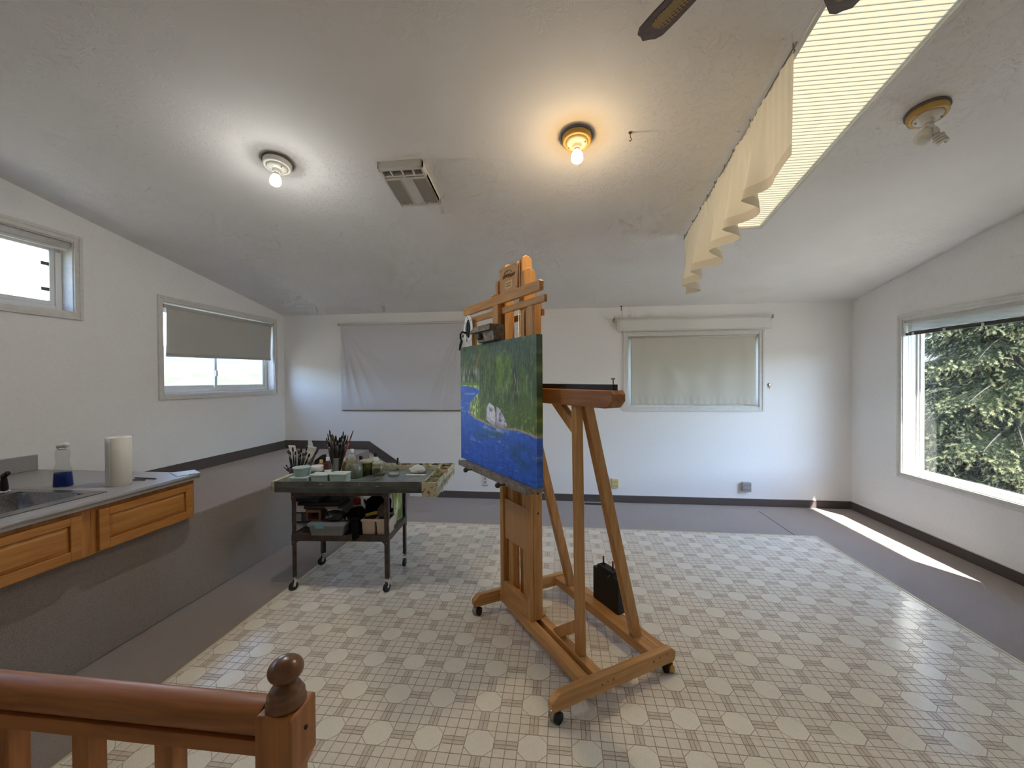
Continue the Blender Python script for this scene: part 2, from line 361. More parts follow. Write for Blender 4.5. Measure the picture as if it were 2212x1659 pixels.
for k,nm in ((0,'small_tile_field'),(1,'narrow_tile_field'),(2,'pale_tile_field')):
    o = stuff[k].build(nm, M[('sq','bar','oct')[k]], vin, fix=False); o['kind'] = 'stuff'
for nm, q in (('edge_strip',(VX0-.012,VX0+.004,VY0,VY1+.012)),('edge_strip',(VX1-.004,VX1+.012,VY0,VY1+.012)),('edge_strip',(VX0-.012,VX1+.012,VY1-.004,VY1+.012))):
    box(q[0],q[1],q[2],q[3],0,.006).build(nm, M['strip'], floor, bevel=.002)
box(2.351,2.357,4.47,5.23,-.001,.0012).build('carpet_seam', M['gap'], floor)
# sheet vinyl lap seam
box(-.2,VX1,1.915,1.9165,.0030,.0033).build('vinyl_seam', M['grout'], vin)

# raised carpeted platform, steps and skirtings
PLX, PLZ = -2.655, 0.638
pl = struct(MB().box(XL, PLX, YF, YB, 0, PLZ).build('platform', M['carpet'], bevel=.012), 'long raised carpeted platform along the side wall')
box(PLX, -2.36, 4.60, YB, 0, .43).build('step', M['carpet'], pl, bevel=.012)
box(-2.36, -2.075, 4.60, YB, 0, .215).build('step', M['carpet'], pl, bevel=.012)
SKT = .016
bb = struct(box(-1.5995, XR-SKT, YB-SKT, YB, 0, .092).build('baseboard_back', M['carpet_edge'], bevel=.004), 'carpet skirting along the end wall')
MB().prism([(-2.6595,PLZ-.02),(-2.6595,.755),(-2.64,.742),(-1.60,.06),(-1.60,.0),(-1.6795,.0)], YB-SKT, YB, 'y').build('sloping_skirt', M['carpet_edge'], bb)
box(XL, -2.66, YB-SKT, YB, PLZ, .755).build('platform_skirt', M['carpet_edge'], bb, bevel=.004)
box(-1.5995, XR-SKT, YB-.010, YB, .092, .097).build('caulk_line', M['trim'], bb)
bl = struct(box(XL, XL+SKT, 2.67, YB-SKT, PLZ, .752).build('baseboard_left', M['carpet_edge'], bevel=.004), 'carpet skirting on the platform by the side wall')
br = struct(box(XR-SKT, XR, YF, YB, 0, .092).build('baseboard_right', M['carpet_edge'], bevel=.004), 'carpet skirting below the picture window')
box(XR-.010, XR, YF, YB-SKT, .092, .097).build('caulk_line', M['trim'], br)

# ================================================================ windows
def wmap(side):
    if side == 'left':  return lambda s,d,z: (XL-d, s, z)
    if side == 'right': return lambda s,d,z: (XR+d, s, z)
    return lambda s,d,z: (s, YB+d, z)
def wbox(F, s0, s1, d0, d1, z0, z1):
    m = MB().box(s0,s1,d0,d1,z0,z1); m.v = [Vector(F(*v)) for v in m.v]; return m
def window(name, label, side, hole, split=None, cw=.05, glass_d=.115, fw=.042):
    F = wmap(side); s0,s1,z0,z1 = hole; r = sempty(name, label)
    for (a,b,c,d) in ((s0-cw,s0,z0-cw,z1+cw),(s1,s1+cw,z0-cw,z1+cw),(s0,s1,z1,z1+cw),(s0,s1,z0-cw,z0)):
        o = wbox(F,a,b,-.013,0,c,d).build('casing', M['trim'], r, bevel=.004)
    e = .018
    for (a,b,c,d) in ((s0-cw-.006,s0-cw+e,z0-cw-.006,z1+cw+.006),(s1+cw-e,s1+cw+.006,z0-cw-.006,z1+cw+.006),(s0-cw+e,s1+cw-e,z1+cw-e,z1+cw+.006),(s0-cw+e,s1+cw-e,z0-cw-.006,z0-cw+e)):
        wbox(F,a,b,-.020,0,c,d).build('casing_edge', M['trim'], r, bevel=.003)
    for (a,b,c,d) in ((s0,s0+.008,z0,z1),(s1-.008,s1,z0,z1),(s0+.008,s1-.008,z1-.008,z1),(s0+.008,s1-.008,z0,z0+.008)):
        wbox(F,a,b,0,WT,c,d).build('jamb', M['trim'], r)
    S0,S1,Z0,Z1 = s0+.008,s1-.008,z0+.008,z1-.008; g = glass_d
    for (a,b,c,d) in ((S0,S0+fw,Z0,Z1),(S1-fw,S1,Z0,Z1),(S0+fw,S1-fw,Z1-fw,Z1),(S0+fw,S1-fw,Z0,Z0+fw)):
        wbox(F,a,b,g-.02,g+.045,c,d).build('frame', M['white'], r, bevel=.004)
    spans = [(S0+fw,S1-fw,g+.012)] if split is None else [(S0+fw,split+.028,g+.022),(split-.028,S1-fw,g+.002)]
    for (a,b,dd) in spans:
        sw = .034 if split is not None else .012
        if split is not None or True:
            sash = wbox(F,a,a+sw,dd-.012,dd+.012,Z0+fw,Z1-fw)
            for q in ((b-sw,b,Z0+fw,Z1-fw),(a+sw,b-sw,Z0+fw,Z0+fw+sw),(a+sw,b-sw,Z1-fw-sw,Z1-fw)):
                t = wbox(F,q[0],q[1],dd-.012,dd+.012,q[2],q[3]); sash.add(t.v, t.f)
            so = sash.build('sash', M['white'], r, bevel=.003)
        wbox(F,a+sw,b-sw,dd-.002,dd+.002,Z0+fw+sw,Z1-fw-sw).build('pane', M['glass'], so)
    return r
w1 = window('window_1', 'high side window showing only open sky', 'left', W1, 2.05)
w2 = window('window_2', 'sliding side window looking over the fields', 'left', W2, 4.40)
w3 = window('window_3', 'window in the end wall behind a drawn shade', 'back', W3, 1.65)
w4 = window('window_4', 'large picture window with a spruce outside', 'right', W4, None, cw=.045, glass_d=.142, fw=.016)
F = wmap('left')
for z in (2.535, 2.335): wbox(F,2.748,2.80,.085,.10,z-.013,z+.013).build('clip', M['steel'], w1)
wbox(F,4.372,4.396,.085,.101,1.66,1.73).build('latch', M['white'], w2, bevel=.003)
import math as _m
portal('portal_left_1', (XL-WT-.03, (W1[0]+W1[1])/2, (W1[2]+W1[3])/2), (0,-_m.pi/2,0), W1[3]-W1[2], W1[1]-W1[0])
portal('portal_left_2', (XL-WT-.03, (W2[0]+W2[1])/2, (W2[2]+W2[3])/2), (0,-_m.pi/2,0), W2[3]-W2[2], W2[1]-W2[0])
portal('portal_back', ((W3[0]+W3[1])/2, YB+WT+.03, (W3[2]+W3[3])/2), (-_m.pi/2,0,0), W3[1]-W3[0], W3[3]-W3[2])
portal('portal_right', (XR+WT+.03, (W4[0]+W4[1])/2, (W4[2]+W4[3])/2), (0,_m.pi/2,0), W4[3]-W4[2], W4[1]-W4[0])
# eave that cuts the sun off above the picture window
struct(box(XR+WT, 4.045, 1.6, 5.9, 2.42, 2.52).build('trim_1', M['trim']), 'white roof eave outside above the picture window')

# ================================================================ skylight
sky_r = sempty('window_5', 'long ceiling skylight of ribbed translucent sheet')
M['skylight'] = translucent('ribbed_fibreglass', rgb(226,208,170), (0.155,0.130,0.078,1), 0.62, bump=(14,.15))
nr = 92
def skyf(u, v):
    y = SK[2]+(SK[3]-SK[2])*v; k = (v*nr*4) % 4
    kk = int(round(k)) % 4; dz = (0, 0, .0016, .0016)[kk]; y += (0, .010, .012, .0062)[kk]*.0
    return (SK[0]+(SK[1]-SK[0])*u, min(y + (0,.0115,.0065,.0045)[kk], SK[3]), zc(y)+.006+dz)
MB().grid(skyf, 1, nr*4, smooth=False).build('ribbed_sheet', M['skylight'], sky_r, fix=False)
def sloped(x0,x1,y0,y1,d0,d1):
    m = MB(); m.add([(x0,y0,zc(y0)-d1),(x1,y0,zc(y0)-d1),(x1,y1,zc(y1)-d1),(x0,y1,zc(y1)-d1),(x0,y0,zc(y0)-d0),(x1,y0,zc(y0)-d0),(x1,y1,zc(y1)-d0),(x0,y1,zc(y1)-d0)],
          [(0,3,2,1),(4,5,6,7),(0,1,5,4),(1,2,6,5),(2,3,7,6),(3,0,4,7)]); return m
t = .022
for q in ((SK[0]-t,SK[0],SK[2]-t,SK[3]+t),(SK[1],SK[1]+t,SK[2]-t,SK[3]+t),(SK[0],SK[1],SK[2]-t,SK[2]),(SK[0],SK[1],SK[3],SK[3]+t)):
    sloped(*q, 0, .009).build('edging', M['trim'], sky_r, bevel=.003)
_pa = math.atan(-SL)
portal('portal_skylight', ((SK[0]+SK[1])/2, (SK[2]+SK[3])/2, zc((SK[2]+SK[3])/2)+.2), (_pa,0,0), SK[1]-SK[0], SK[3]-SK[2])

# ================================================================ shades and blinds
M['shade'] = translucent('roller_shade_cloth', rgb(206,204,196), (0.30,0.30,0.28,1), 0.10)
M['shade_white'] = translucent('white_shade_cloth', rgb(214,211,200), (0.72,0.72,0.62,1), 0.10)
M['screen'] = mat('silvery_screen_cloth', rgb(214,212,216), 0.6, spec=0.3)
# half drawn shade, side window
sh = thing('roller_shade', 'half drawn grey roller shade inside the sliding window', 'shade', (XL+.0, 4.44, 1.87))
ya, yb = 3.70, 5.205
def f(u, v):
    y = ya+(yb-ya)*u; z = 2.355 - (2.355-1.865)*v - .018*u*0 + .03*(u)*v*1.0
    return (-.012+.003*math.sin(u*9+v*3)-.012*v, y-4.44, z-1.87)
MB().grid(f, 30, 14).build('cloth', M['shade'], sh, fix=False, solid=.0012)
MB().tube([(-.018, ya-.04-4.44, 2.362-1.87), (-.018, yb+.015-4.44, 2.362-1.87)], .017, 14).build('roller', M['shade'], sh)
MB().bar((-.024, ya-4.44, 1.863-1.87), (-.024, yb-4.44, 1.893-1.87), .006, .018).build('bottom_hem', M['shade'], sh)
box(-.035,-.002,ya-.052-4.44,ya-.036-4.44,2.345-1.87,2.382-1.87).build('bracket', M['black'], sh)
# rolled up shade, high window
sh = thing('roller_shade', 'rolled up white shade at the head of the high sky window', 'shade', (XL, 2.05, 2.70))
MB().tube([(-.022,-.83,0),(-.022,.83,0)], .028, 16).build('roll', M['trim'], sh)
MB().bar((-.022,-.82,-.036),(-.022,.82,-.036), .008, .02).build('bottom_hem', M['trim'], sh)
# drawn cream shade over the end wall window
sh = thing('roller_shade', 'drawn cream roller shade filling the end wall window', 'shade', (1.66, YB, 1.24))
xa, xb = .897, 2.420
def f(u, v):
    x = xa+(xb-xa)*u; z = 2.135-(2.135-1.262)*v
    w = .006*math.sin(u*31)*v + .005*math.sin(u*19+v*5+1)*v + .012*math.exp(-((u-.5-.22*(v-.2))/.07)**2)*v*(1-v)*2 + .010*math.exp(-((u-.72+.3*(v-.3))/.06)**2)*(1-v)*v*2.4 - .009*math.exp(-((u-.33-.35*(v-.5))/.05)**2)*v*(1-v)*2.5
    w += .003*math.sin(u*120)*max(0,(v-.86))/.14
    return (x-1.66, .012+w, z-1.24)
MB().grid(f, 130, 40).build('cloth', M['shade_white'], sh, fix=False, solid=.001)
MB().tube([(xa-.028-1.66,.022,2.134-1.24),(xb+.02-1.66,.022,2.134-1.24)], .014, 12).build('roller', M['shade_white'], sh)
MB().bar((xa-1.66,.012,1.262-1.24),(xb-1.66,.012,1.262-1.24), .008, .014).build('bottom_hem', M['shade_white'], sh)
# long white pull-down screen rolled above the same window
sh = thing('pull_down_screen', 'long white rolled up screen mounted above the end wall window', 'screen', (1.635, YB, 2.36))
MB().tube([(.690-1.635,-.04,0),(2.580-1.635,-.04,0)], .020, 16).build('roll', M['white'], sh)
def f(u, v): return (.712-1.635+(2.566-.712)*u, -.061+.006*math.sin(v*2)+.002*math.sin(u*7), 0-.146*v)
MB().grid(f, 24, 6).build('flap', M['white'], sh, fix=False, solid=.0015)
MB().bar((.712-1.635,-.058,-.146),(2.566-1.635,-.058,-.146), .007, .010).build('bottom_hem', M['white'], sh)
for x in (.682, 2.588): box(x-1.635-.005,x-1.635+.005,-.064,0,-.022,.022).build('bracket', M['nickel'], sh, bevel=.002)
# wrinkled silvery screen on the end wall
sh = thing('projection_screen', 'wrinkled silvery cloth screen hanging on the end wall', 'screen', (-2.19, YB, 2.38))
xa, xb, za, zb = -3.052, -1.325, 2.372, 1.190
def f(u, v):
    x, z = xa+(xb-xa)*u, za+(zb-za)*v; w = 0
    for (ux, sgn, amp) in ((0,1,1.0),(1,-1,.9)):
        dx = abs(u-ux)*1.727/1.18; dy = v+.03; ang = math.atan2(dx, dy); rr = math.hypot(dx, dy)
        for (a0, wd, k) in ((.10,.035,.040),(.24,.03,.046),(.42,.05,.038),(.62,.06,.028),(.85,.07,.016)):
            w += amp*k*math.exp(-((ang-a0)/wd)**2)*min(1,rr*2.2)*max(0,1-rr*.78)
    w += .006*math.sin(v*17+2)*math.exp(-u*11)*min(1,v*2) + .006*math.exp(-u*14)
    w += .003*math.sin(u*190)*max(0,v-.93)/.07*math.exp(-u*2.2)
    return (x+2.19, -.020-w*.85, z-2.38)
MB().grid(f, 190, 80).build('cloth', M['screen'], sh, fix=False, solid=.001)
MB().tube([(xa-.022+2.19,-.024,.004),(xb+.02+2.19,-.024,.004)], .014, 12).build('roller', M['trim'], sh)
MB().bar((xa+.01+2.19,-.02,zb-.004-2.38),(xb+2.19,-.02,zb-.004-2.38), .010, .012).build('bottom_rail', M['nickel'], sh)
for x in (xa-.028, xb+.026): box(x+2.19-.004,x+2.19+.004,-.04,0,-.012,.02).build('bracket', M['nickel'], sh)
# metal mini blind, raised, on the picture window
M['slat'] = mat('blind_slat', rgb(206,206,202), 0.35, 0.1)
M['slat_dk'] = mat('blind_rail', rgb(70,68,66), 0.4, 0.2)
bl_ = thing('mini_blind', 'raised white mini blind stacked at the head of the picture window', 'blind', (XR, 3.7, 2.19))
y0, y1 = W4[0]+.018-3.7, W4[1]-.018-3.7
box(.010,.048,y0,y1,-.040,-.004).build('head_rail', M['slat'], bl_, bevel=.004)
for k in range(8):
    z = -.046-.0115*k
    def f(u, v, z=z, k=k): return (.012+.034*v, y0+(y1-y0)*u, z-.010*v+.0035*math.sin(math.pi*v)+.0008*math.sin(u*40+k*2))
    MB().grid(f, 24, 3).build('slat', M['slat'], bl_, fix=False, solid=.0006)
box(.012,.046,y0,y1,-.162,-.137).build('bottom_rail', M['slat_dk'], bl_, bevel=.003)
for y in (W4[1]-.11-3.7, W4[1]-.45-3.7, W4[1]-.80-3.7, W4[1]-1.3-3.7, W4[1]-1.7-3.7): box(.008,.012,y-.012,y+.012,-.166,-.134).build('tape_clip', M['slat'], bl_)
MB().tube([(.020, W4[1]-.075-3.7, -.04),(.022, W4[1]-.085-3.7, -.75)], .004, 6).build('tilt_wand', M['clear'], bl_)
MB().tube([(.012, W4[1]-.055-3.7, -.04),(.014, W4[1]-.056-3.7, -1.37)], .002, 5).build('pull_cord', M['white'], bl_)

# ================================================================ ceiling fittings
CN = Matrix.Rotation(math.atan(SL), 4, 'X')       # turns +z into the ceiling normal (pointing up)
CN = Matrix.Rotation(-math.atan(SL), 4, 'X')
def on_ceiling(o, x, y, dz=0): o.location = (x, y, zc(y)-dz); o.rotation_euler = (-math.atan(SL), 0, 0)
def lamp(label, x, y, ringmat, bulbmat, rz):
    r = thing('ceiling_lampholder', label, 'lamp'); on_ceiling(r, x, y)
    MB().lathe([(.093,0),(.095,-.004),(.095,-.010),(.086,-.012)], 40).build('gasket', M['gapgrey'], r)
    MB().lathe([(.086,-.010),(.087,-.018),(.086,-.038),(.080,-.044),(.070,-.045),(.066,-.040)], 40).build('trim_ring', ringmat, r)
    MB().lathe([(.066,-.036),(.064,-.047),(.055,-.056),(.034,-.062),(.026,-.066),(.025,-.080),(.022,-.084)], 36).build('porcelain_base', M['porcelain'], r)
    MB().tube([(.045,-.02,-.052),(.047,-.022,-.062)], .004, 8).build('screw', M['steel'], r)
    MB().tube([(-.045,.02,-.052),(-.047,.022,-.062)], .004, 8).build('screw', M['steel'], r)
    if bulbmat:
        MB().lathe([(.017,-.080),(.0185,-.092),(.022,-.103)], 20).build('bulb_collar', M['white'], r)
        gl = MB().lathe([(.022,-.103),(.0295,-.117),(.0336,-.131),(.034,-.142),(.0318,-.156)], 20).build('bulb_globe', bulbmat[0], r)
        MB().lathe([(.0318,-.156),(.025,-.166),(.013,-.173),(.0001,-.175)], 20).build('bulb_dome', bulbmat[1], gl)
    return r
M['gapgrey'] = mat('grey_gasket', rgb(120,116,110), 0.8)
M['bulb_cool'] = (emitter('bulb_neutral_upper', (1.0,.97,.90,1), 6.0), emitter('bulb_neutral_glow', (1.0,.975,.92,1), 410.0))
M['bulb_warm'] = (emitter('bulb_warm_upper', (1.0,.62,.25,1), 16.0), emitter('bulb_warm_glow', (1.0,.82,.58,1), 400.0))
lamp('lit neutral white bulb in a white ceiling lampholder', -1.838, 2.512, M['white'], M['bulb_cool'], 0)
lamp('lit warm bulb in a yellowed ceiling lampholder', .101, 2.487, M['yellowed'], M['bulb_warm'], 0)
r = lamp('unlit yellowed ceiling lampholder with two bulbs on an adapter', 1.975, 2.492, M['yellowed'], None, 0)
MB().lathe([(.018,-.078),(.019,-.10),(.024,-.112),(.020,-.118)], 18).build('twin_adapter', M['trim'], r)
mm = Matrix.Rotation(.55, 3, 'Y')
MB().lathe([(.016,0),(.022,-.02),(.033,-.055),(.036,-.075),(.033,-.083),(.02,-.086),(.0001,-.086)], 20, (-.008,0,-.108), Matrix.Rotation(.5,3,'Y')).build('reflector_bulb', M['porcelain'], r)
sp = [Vector((.021*math.cos(t*.5), .021*math.sin(t*.5), -.045-.00115*t)) for t in range(0, 52)]
ms = MB().tube(sp, .0066, 8); ms.sphere((0,0,-.075), (.018,.018,.028), 12, 8); ms.lathe([(.014,0),(.020,-.012),(.020,-.036),(.012,-.046)], 16)
ms.xf(Matrix.Translation((.008,.0,-.108)) @ Matrix.Rotation(-.45,4,'Y')); ms.xf(Matrix.Identity(4)).build('spiral_bulb', M['porcelain'], r)

# heater / fan grille
M['grille'] = mat('grey_white_plastic', rgb(212,208,200), 0.45)
M['grille_in'] = mat('grille_lens', rgb(150,146,134), 0.5)
r = thing('ceiling_fan_heater', 'white rectangular fan and heater grille on the ceiling', 'vent'); on_ceiling(r, -1.035, 2.79)
hx, hy = .150, .215; D = -.05
mb = MB()
mb.box(-hx,hx,-hy,-hy+.035,D,0); mb.box(-hx,hx,-hy+.085,-hy+.098,D,0); mb.box(-hx,-hx+.016,-hy,hy,D,0); mb.box(hx-.016,hx,-hy,hy,D,0)
mb.box(-hx,hx,-hy+.110,hy-.028,D,-.02); mb.box(-hx,hx,hy-.018,hy,D,0)
for k in (1,2,3):
    x = -hx+2*hx*k/4; mb.box(x-.004,x+.004,-hy,-hy+.112,D,-.01); mb.box(x-.006,x+.006,hy-.03,hy,D,-.01)
mb.build('housing', M['grille'], r, bevel=.003)
box(-hx+.012,hx-.012,-hy+.01,hy-.01,-.012,-.002).build('dark_inside', M['black'], r)
for x0,x1 in ((-hx+.012,-hx+.105),(hx-.105,hx-.012)): box(x0,x1,-hy+.125,hy-.040,D-.003,D+.004).build('lens', M['grille_in'], r, bevel=.006)

# ceiling hooks
M['copper'] = mat('coppery_hook', rgb(140,74,48), 0.35, 0.8)
r = thing('ceiling_hook', 'small copper hook in the ceiling beside the warm lamp', 'hook'); on_ceiling(r, .41, 2.49)
MB().lathe([(.010,0),(.008,-.006),(.003,-.008)], 12).build('cap', M['copper'], r)
MB().tube([(0,0,-.006),(0,0,-.03),(.006,0,-.045),(.0,0,-.058),(-.008,0,-.05)], .0025, 7).build('shank', M['copper'], r)
r = thing('ceiling_hook', 'small dark screw hook above the end wall window', 'hook', (.775, YB-.03, ZC+.005))
MB().tube([(0,0,0),(0,0,-.045),(.004,0,-.055)], .004, 7).build('shank', M['black'], r)
MB().lathe([(.014,0),(.010,-.006),(.004,-.01)], 10).build('cap', M['black'], r)

# ceiling fan
M['blade'] = wood('fan_blade', rgb(92,70,60), rgb(70,51,43), 0.45, 6, 'x')
def cane():
    m = bpy.data.materials.new('woven_cane'); m.use_nodes = True; nt = m.node_tree; b = nt.nodes['Principled BSDF']
    tc = nt.nodes.new('ShaderNodeTexCoord'); mp = nt.nodes.new('ShaderNodeMapping'); mp.inputs['Scale'].default_value = (75,75,75); mp.inputs['Rotation'].default_value = (0,0,.78)
    ck = nt.nodes.new('ShaderNodeTexVoronoi'); ck.feature = 'F1'; ck.inputs['Randomness'].default_value = 0.0; ck.inputs['Scale'].default_value = 1.0
    nt.links.new(tc.outputs['Object'], mp.inputs[0]); nt.links.new(mp.outputs[0], ck.inputs['Vector'])
    r = nt.nodes.new('ShaderNodeMapRange'); r.inputs[1].default_value = .30; r.inputs[2].default_value = .40; nt.links.new(ck.outputs['Distance'], r.inputs[0])
    x = nt.nodes.new('ShaderNodeMix'); x.data_type = 'RGBA'; x.inputs[6].default_value = rgb(48,38,22); x.inputs[7].default_value = rgb(150,124,76)
    nt.links.new(r.outputs[0], x.inputs[0]); nt.links.new(x.outputs[2], b.inputs['Base Color']); b.inputs['Roughness'].default_value = .7
    return m
M['cane'] = cane()
FZ = 2.945
fan = thing('ceiling_fan', 'dark wooden ceiling fan with cane panels in its blades', 'fan', (.655, 1.17, FZ))
MB().lathe([(.05,.05),(.095,.04),(.105,0),(.10,-.05),(.06,-.075),(.045,-.08)], 28).build('motor', M['brass'], fan)
MB().tube([(0,0,.03),(0,0,zc(1.17)-FZ-.01)], .013, 10).build('downrod', M['brass'], fan)
MB().lathe([(.02,zc(1.17)-FZ-.075),(.055,zc(1.17)-FZ-.03),(.065,zc(1.17)-FZ-.012)], 24).build('canopy', M['brass'], fan)
for k in range(5):
    a = math.radians(121.7-72*k); Rm = Matrix.Rotation(a, 4, 'Z') @ Matrix.Rotation(math.radians(-9), 4, 'X')
    poly = [(.19,-.042),(.26,-.050),(.50,-.062),(.575,-.060),(.600,-.045),(.606,-.025),(.622,0),(.606,.025),(.600,.045),(.575,.060),(.50,.062),(.26,.050),(.19,.042)]
    bo = MB().prism(poly, -.0035, .0035, 'z').xf(Rm).build('blade', M['blade'], fan, bevel=.0015)
    cp = [(.27,-.026),(.52,-.036),(.545,-.028),(.552,0),(.545,.028),(.52,.036),(.27,.026)]
    MB().prism(cp, -.0050, .0050, 'z').xf(Rm).build('cane_panel', M['cane'], bo)
    MB().prism([(.08,-.02),(.22,-.034),(.22,.034),(.08,.02)], .004, .008, 'z').xf(Rm).build('blade_iron', M['brass'], fan)

# fabric valance hung below the skylight
M['valance'] = translucent('cream_valance', rgb(234,227,210), (0.86,0.80,0.64,1), 0.28, bump=(60,.1))
M['valance_hem'] = translucent('cream_hem', rgb(218,210,192), (0.6,0.55,0.44,1), 0.16)
va = thing('valance_curtain', 'gathered cream fabric valance hanging beside the skylight', 'curtain', (1.06, 2.86, zc(2.86)))
YA, YC = 3.690, 2.030
def wave(u, v):
    # u from the far end; folds get broader towards the near end
    ph = 2*math.pi*(6.6*u - .9*u*u) + .5*math.sin(9*u)
    flat = 1-min(1,max(0,(u-.80))/.10)*.8
    amp = (.006+.085*v**1.2)*flat*(.8+.25*math.sin(23*u+1))
    x = amp*math.sin(ph) + .018*v*math.sin(ph*.5+1) + .004*(1-v)*math.sin(ph*6)
    y = YA+(YC-YA)*u + .018*v*math.cos(ph)
    return x, y
def vpt(u, v, dx=0):
    x, y = wave(u, v); yy = YA+(YC-YA)*u
    z = zc(yy)-.030-.475*v - .006*math.sin(2*math.pi*(6.6*u-.9*u*u)*2)*(1-v)
    return (x+dx, y-2.86, z-zc(2.86))
MB().grid(lambda u,v: vpt(u, v*.885), 200, 24).build('cloth', M['valance'], va, fix=False)
MB().grid(lambda u,v: vpt(u, .885+.115*v), 200, 4).build('hem', M['valance_hem'], va, fix=False)
MB().tube([(0,YA+.03-2.86,zc(YA+.03)-.022-zc(2.86)),(0,YC-.03-2.86,zc(YC-.03)-.022-zc(2.86))], .0035, 6).build('cord', M['nickel'], va)
for u in (0,.13,.24,.33,.42,.52,.60,.74,1.0):
    x,y = wave(u,0); y = YA+(YC-YA)*u
    MB().tube([(0,y-2.86,zc(y)-zc(2.86)),(0,y-2.86,zc(y)-.02-zc(2.86)),(.008,y-2.86,zc(y)-.035-zc(2.86)),(0,y-2.86,zc(y)-.042-zc(2.86))], .003, 6).build('hook', M['nickel'], va)
# wall fittings
def outlet(label, x, mt, w, hgt, d, n, cat='outlet'):
    r = thing('wall_outlet', label, cat, (x, YB, .245))
    box(-w/2,w/2,-d,0,-hgt/2,hgt/2).build('plate', mt, r, bevel=.004)
    for i in range(n):
        for j in range(2):
            u = (i-(n-1)/2)*w/(n+.1); v = (j-.5)*hgt*.46
            q = MB(); q.box(u-.008,u-.005,-d-.001,-d+.004,v-.006,v+.006); q.box(u+.005,u+.008,-d-.001,-d+.004,v-.005,v+.005)
            q.lathe([(.0035,0),(.0035,.001)], 8, (u,-d,v-.013), Matrix.Rotation(math.pi/2,3,'X'), smooth=False)
            q.build('socket_slots', M['black'], r)
    return r
M['cream'] = mat('cream_plastic', rgb(222,204,142), 0.4)
M['greyplastic'] = mat('grey_plastic', rgb(160,160,156), 0.45)
r = outlet('white double wall outlet behind the easel mast', -1.022, M['white'], .072, .116, .007, 1)
box(-.04,.04,-.009,0,-.074,-.068).build('cover_gap', M['greyplastic'], r)
for z in (.024,-.026): MB().lathe([(.016,0),(.016,.002)], 16, (0,-.007,z), Matrix.Rotation(math.pi/2,3,'X'), smooth=False).build('socket_face', M['greyplastic'], r)
outlet('cream six way plug adapter low on the end wall', .690, M['cream'], .084, .118, .032, 3)
outlet('grey six way plug adapter on the end wall near the corner', 2.292, M['greyplastic'], .098, .116, .055, 3)
r = thing('shade_cleat', 'small oval cord cleat on the wall beside the end window', 'cleat', (2.570, YB, 1.515))
MB().sphere((0,-.006,0), (.021,.006,.024), 16, 10).build('plate', M['nickel'], r)
MB().tube([(0,-.01,-.018),(.002,-.016,-.03),(0,-.012,-.042)], .004, 6).build('tongue', M['nickel'], r)
r = thing('floor_register', 'dark slotted floor register by the end wall skirting', 'vent', (.40, 5.33, 0))
box(-.105,.105,-.03,.03,0,.006).build('frame', M['cartmetal'], r, bevel=.002)
for k in range(16): box(-.096+.0125*k,-.090+.0125*k,-.022,.022,.004,.0075).build('slot', M['black'], r)
# ================================================================ easel
EO = (-0.006, 2.517, 0.0); EA = math.radians(33.4)
ez = thing('studio_easel', 'large oak studio easel on brass casters holding the landscape painting', 'easel', EO, EA)
E1, EX, EY, EDK = M['easel'], M['easel_a'], M['easel_x'], M['easel_dk']
for sgn in (-1, 1):
    b0, b1 = sorted((sgn*.472, sgn*.515))
    fo = MB().prism([(-.375,.064),(.385,.064),(.402,.082),(.402,.118),(.375,.142),(-.345,.142),(-.385,.108),(-.388,.078)], b0, b1, 'y').build('foot_bar', EX, ez, bevel=.004)
    if sgn < 0:
        for (a, z, r_) in ((-.10,.105,.006),(-.065,.11,.005),(-.03,.108,.007),(.24,.112,.006),(.285,.118,.006),(.335,.122,.006)):
            MB().lathe([(r_,0),(r_,.002)], 10, (a,b0-.001,z), Matrix.Rotation(math.pi/2,3,'X'), smooth=False).build('wood_plug', EDK, fo)
    for a, hm in ((-.352, M['nickel']), (.368, M['brass'])):
        cx, cyy = a, sgn*.493
        wd_ = {(-1,-.352): (-.75,.55), (-1,.368): (1.0,.05), (1,-.352): (-.9,.25), (1,.368): (.8,.5)}[(sgn,a)]
        ax_ = (Matrix.Rotation(-EA,3,'Z') @ Vector((wd_[0],wd_[1],0))).normalized(); Mc = Vector((0,0,1)).rotation_difference(ax_).to_matrix()
        ca = MB().lathe([(.006,.045),(.006,.066)], 8, (cx,cyy,0)).build('caster', M['nickel'], ez)
        c0 = Vector((cx,cyy,.0272))
        MB().lathe([(.0001,-.026),(.012,-.026),(.014,-.024),(.022,-.025),(.0268,-.021),(.0270,-.003),(.024,0),(.0001,0)], 24, c0, Mc).build('wheel', M['rubber'], ca)
        MB().lathe([(.0265,.000),(.0268,.022),(.0255,.027),(.020,.029),(.0001,.030)], 24, c0+Vector((0,0,.0016)), Mc).build('hood', hm, ca)
box(-.196,-.143,-.472,.472,.078,.131).build('base_rail', EY, ez, bevel=.003)
box(-.113,-.060,-.472,.472,.078,.131).build('base_rail', EY, ez, bevel=.003)
box(-.143,-.113,-.472,.472,.078,.098).build('groove_bed', EDK, ez)
box(.258,.322,-.472,.472,.078,.131).build('rear_rail', EY, ez, bevel=.003)
box(.323,.378,-.472,.472,.078,.131).build('rear_rail', EY, ez, bevel=.003)
for sgn in (-1, 1):
    MB().bar((-.082,sgn*.312,.129),(-.098,sgn*.312,1.462), .046, .042, (1,0,0)).build('post', E1, ez, bevel=.003)
    MB().bar((.298,sgn*.322,.127),(-.052,sgn*.330,1.475), .042, .058, (1,0,0)).build('rear_strut', E1, ez, bevel=.003)
    MB().bar((-.092,sgn*.312,1.325),(-.092,sgn*.10,1.480), .038, .060, (0,0,1)).build('upper_brace', E1, ez, bevel=.003)
    MB().bar((-.086,sgn*.315,.292),(-.086,sgn*.085,.118), .034, .058, (0,0,1)).build('lower_brace', E1, ez, bevel=.003)
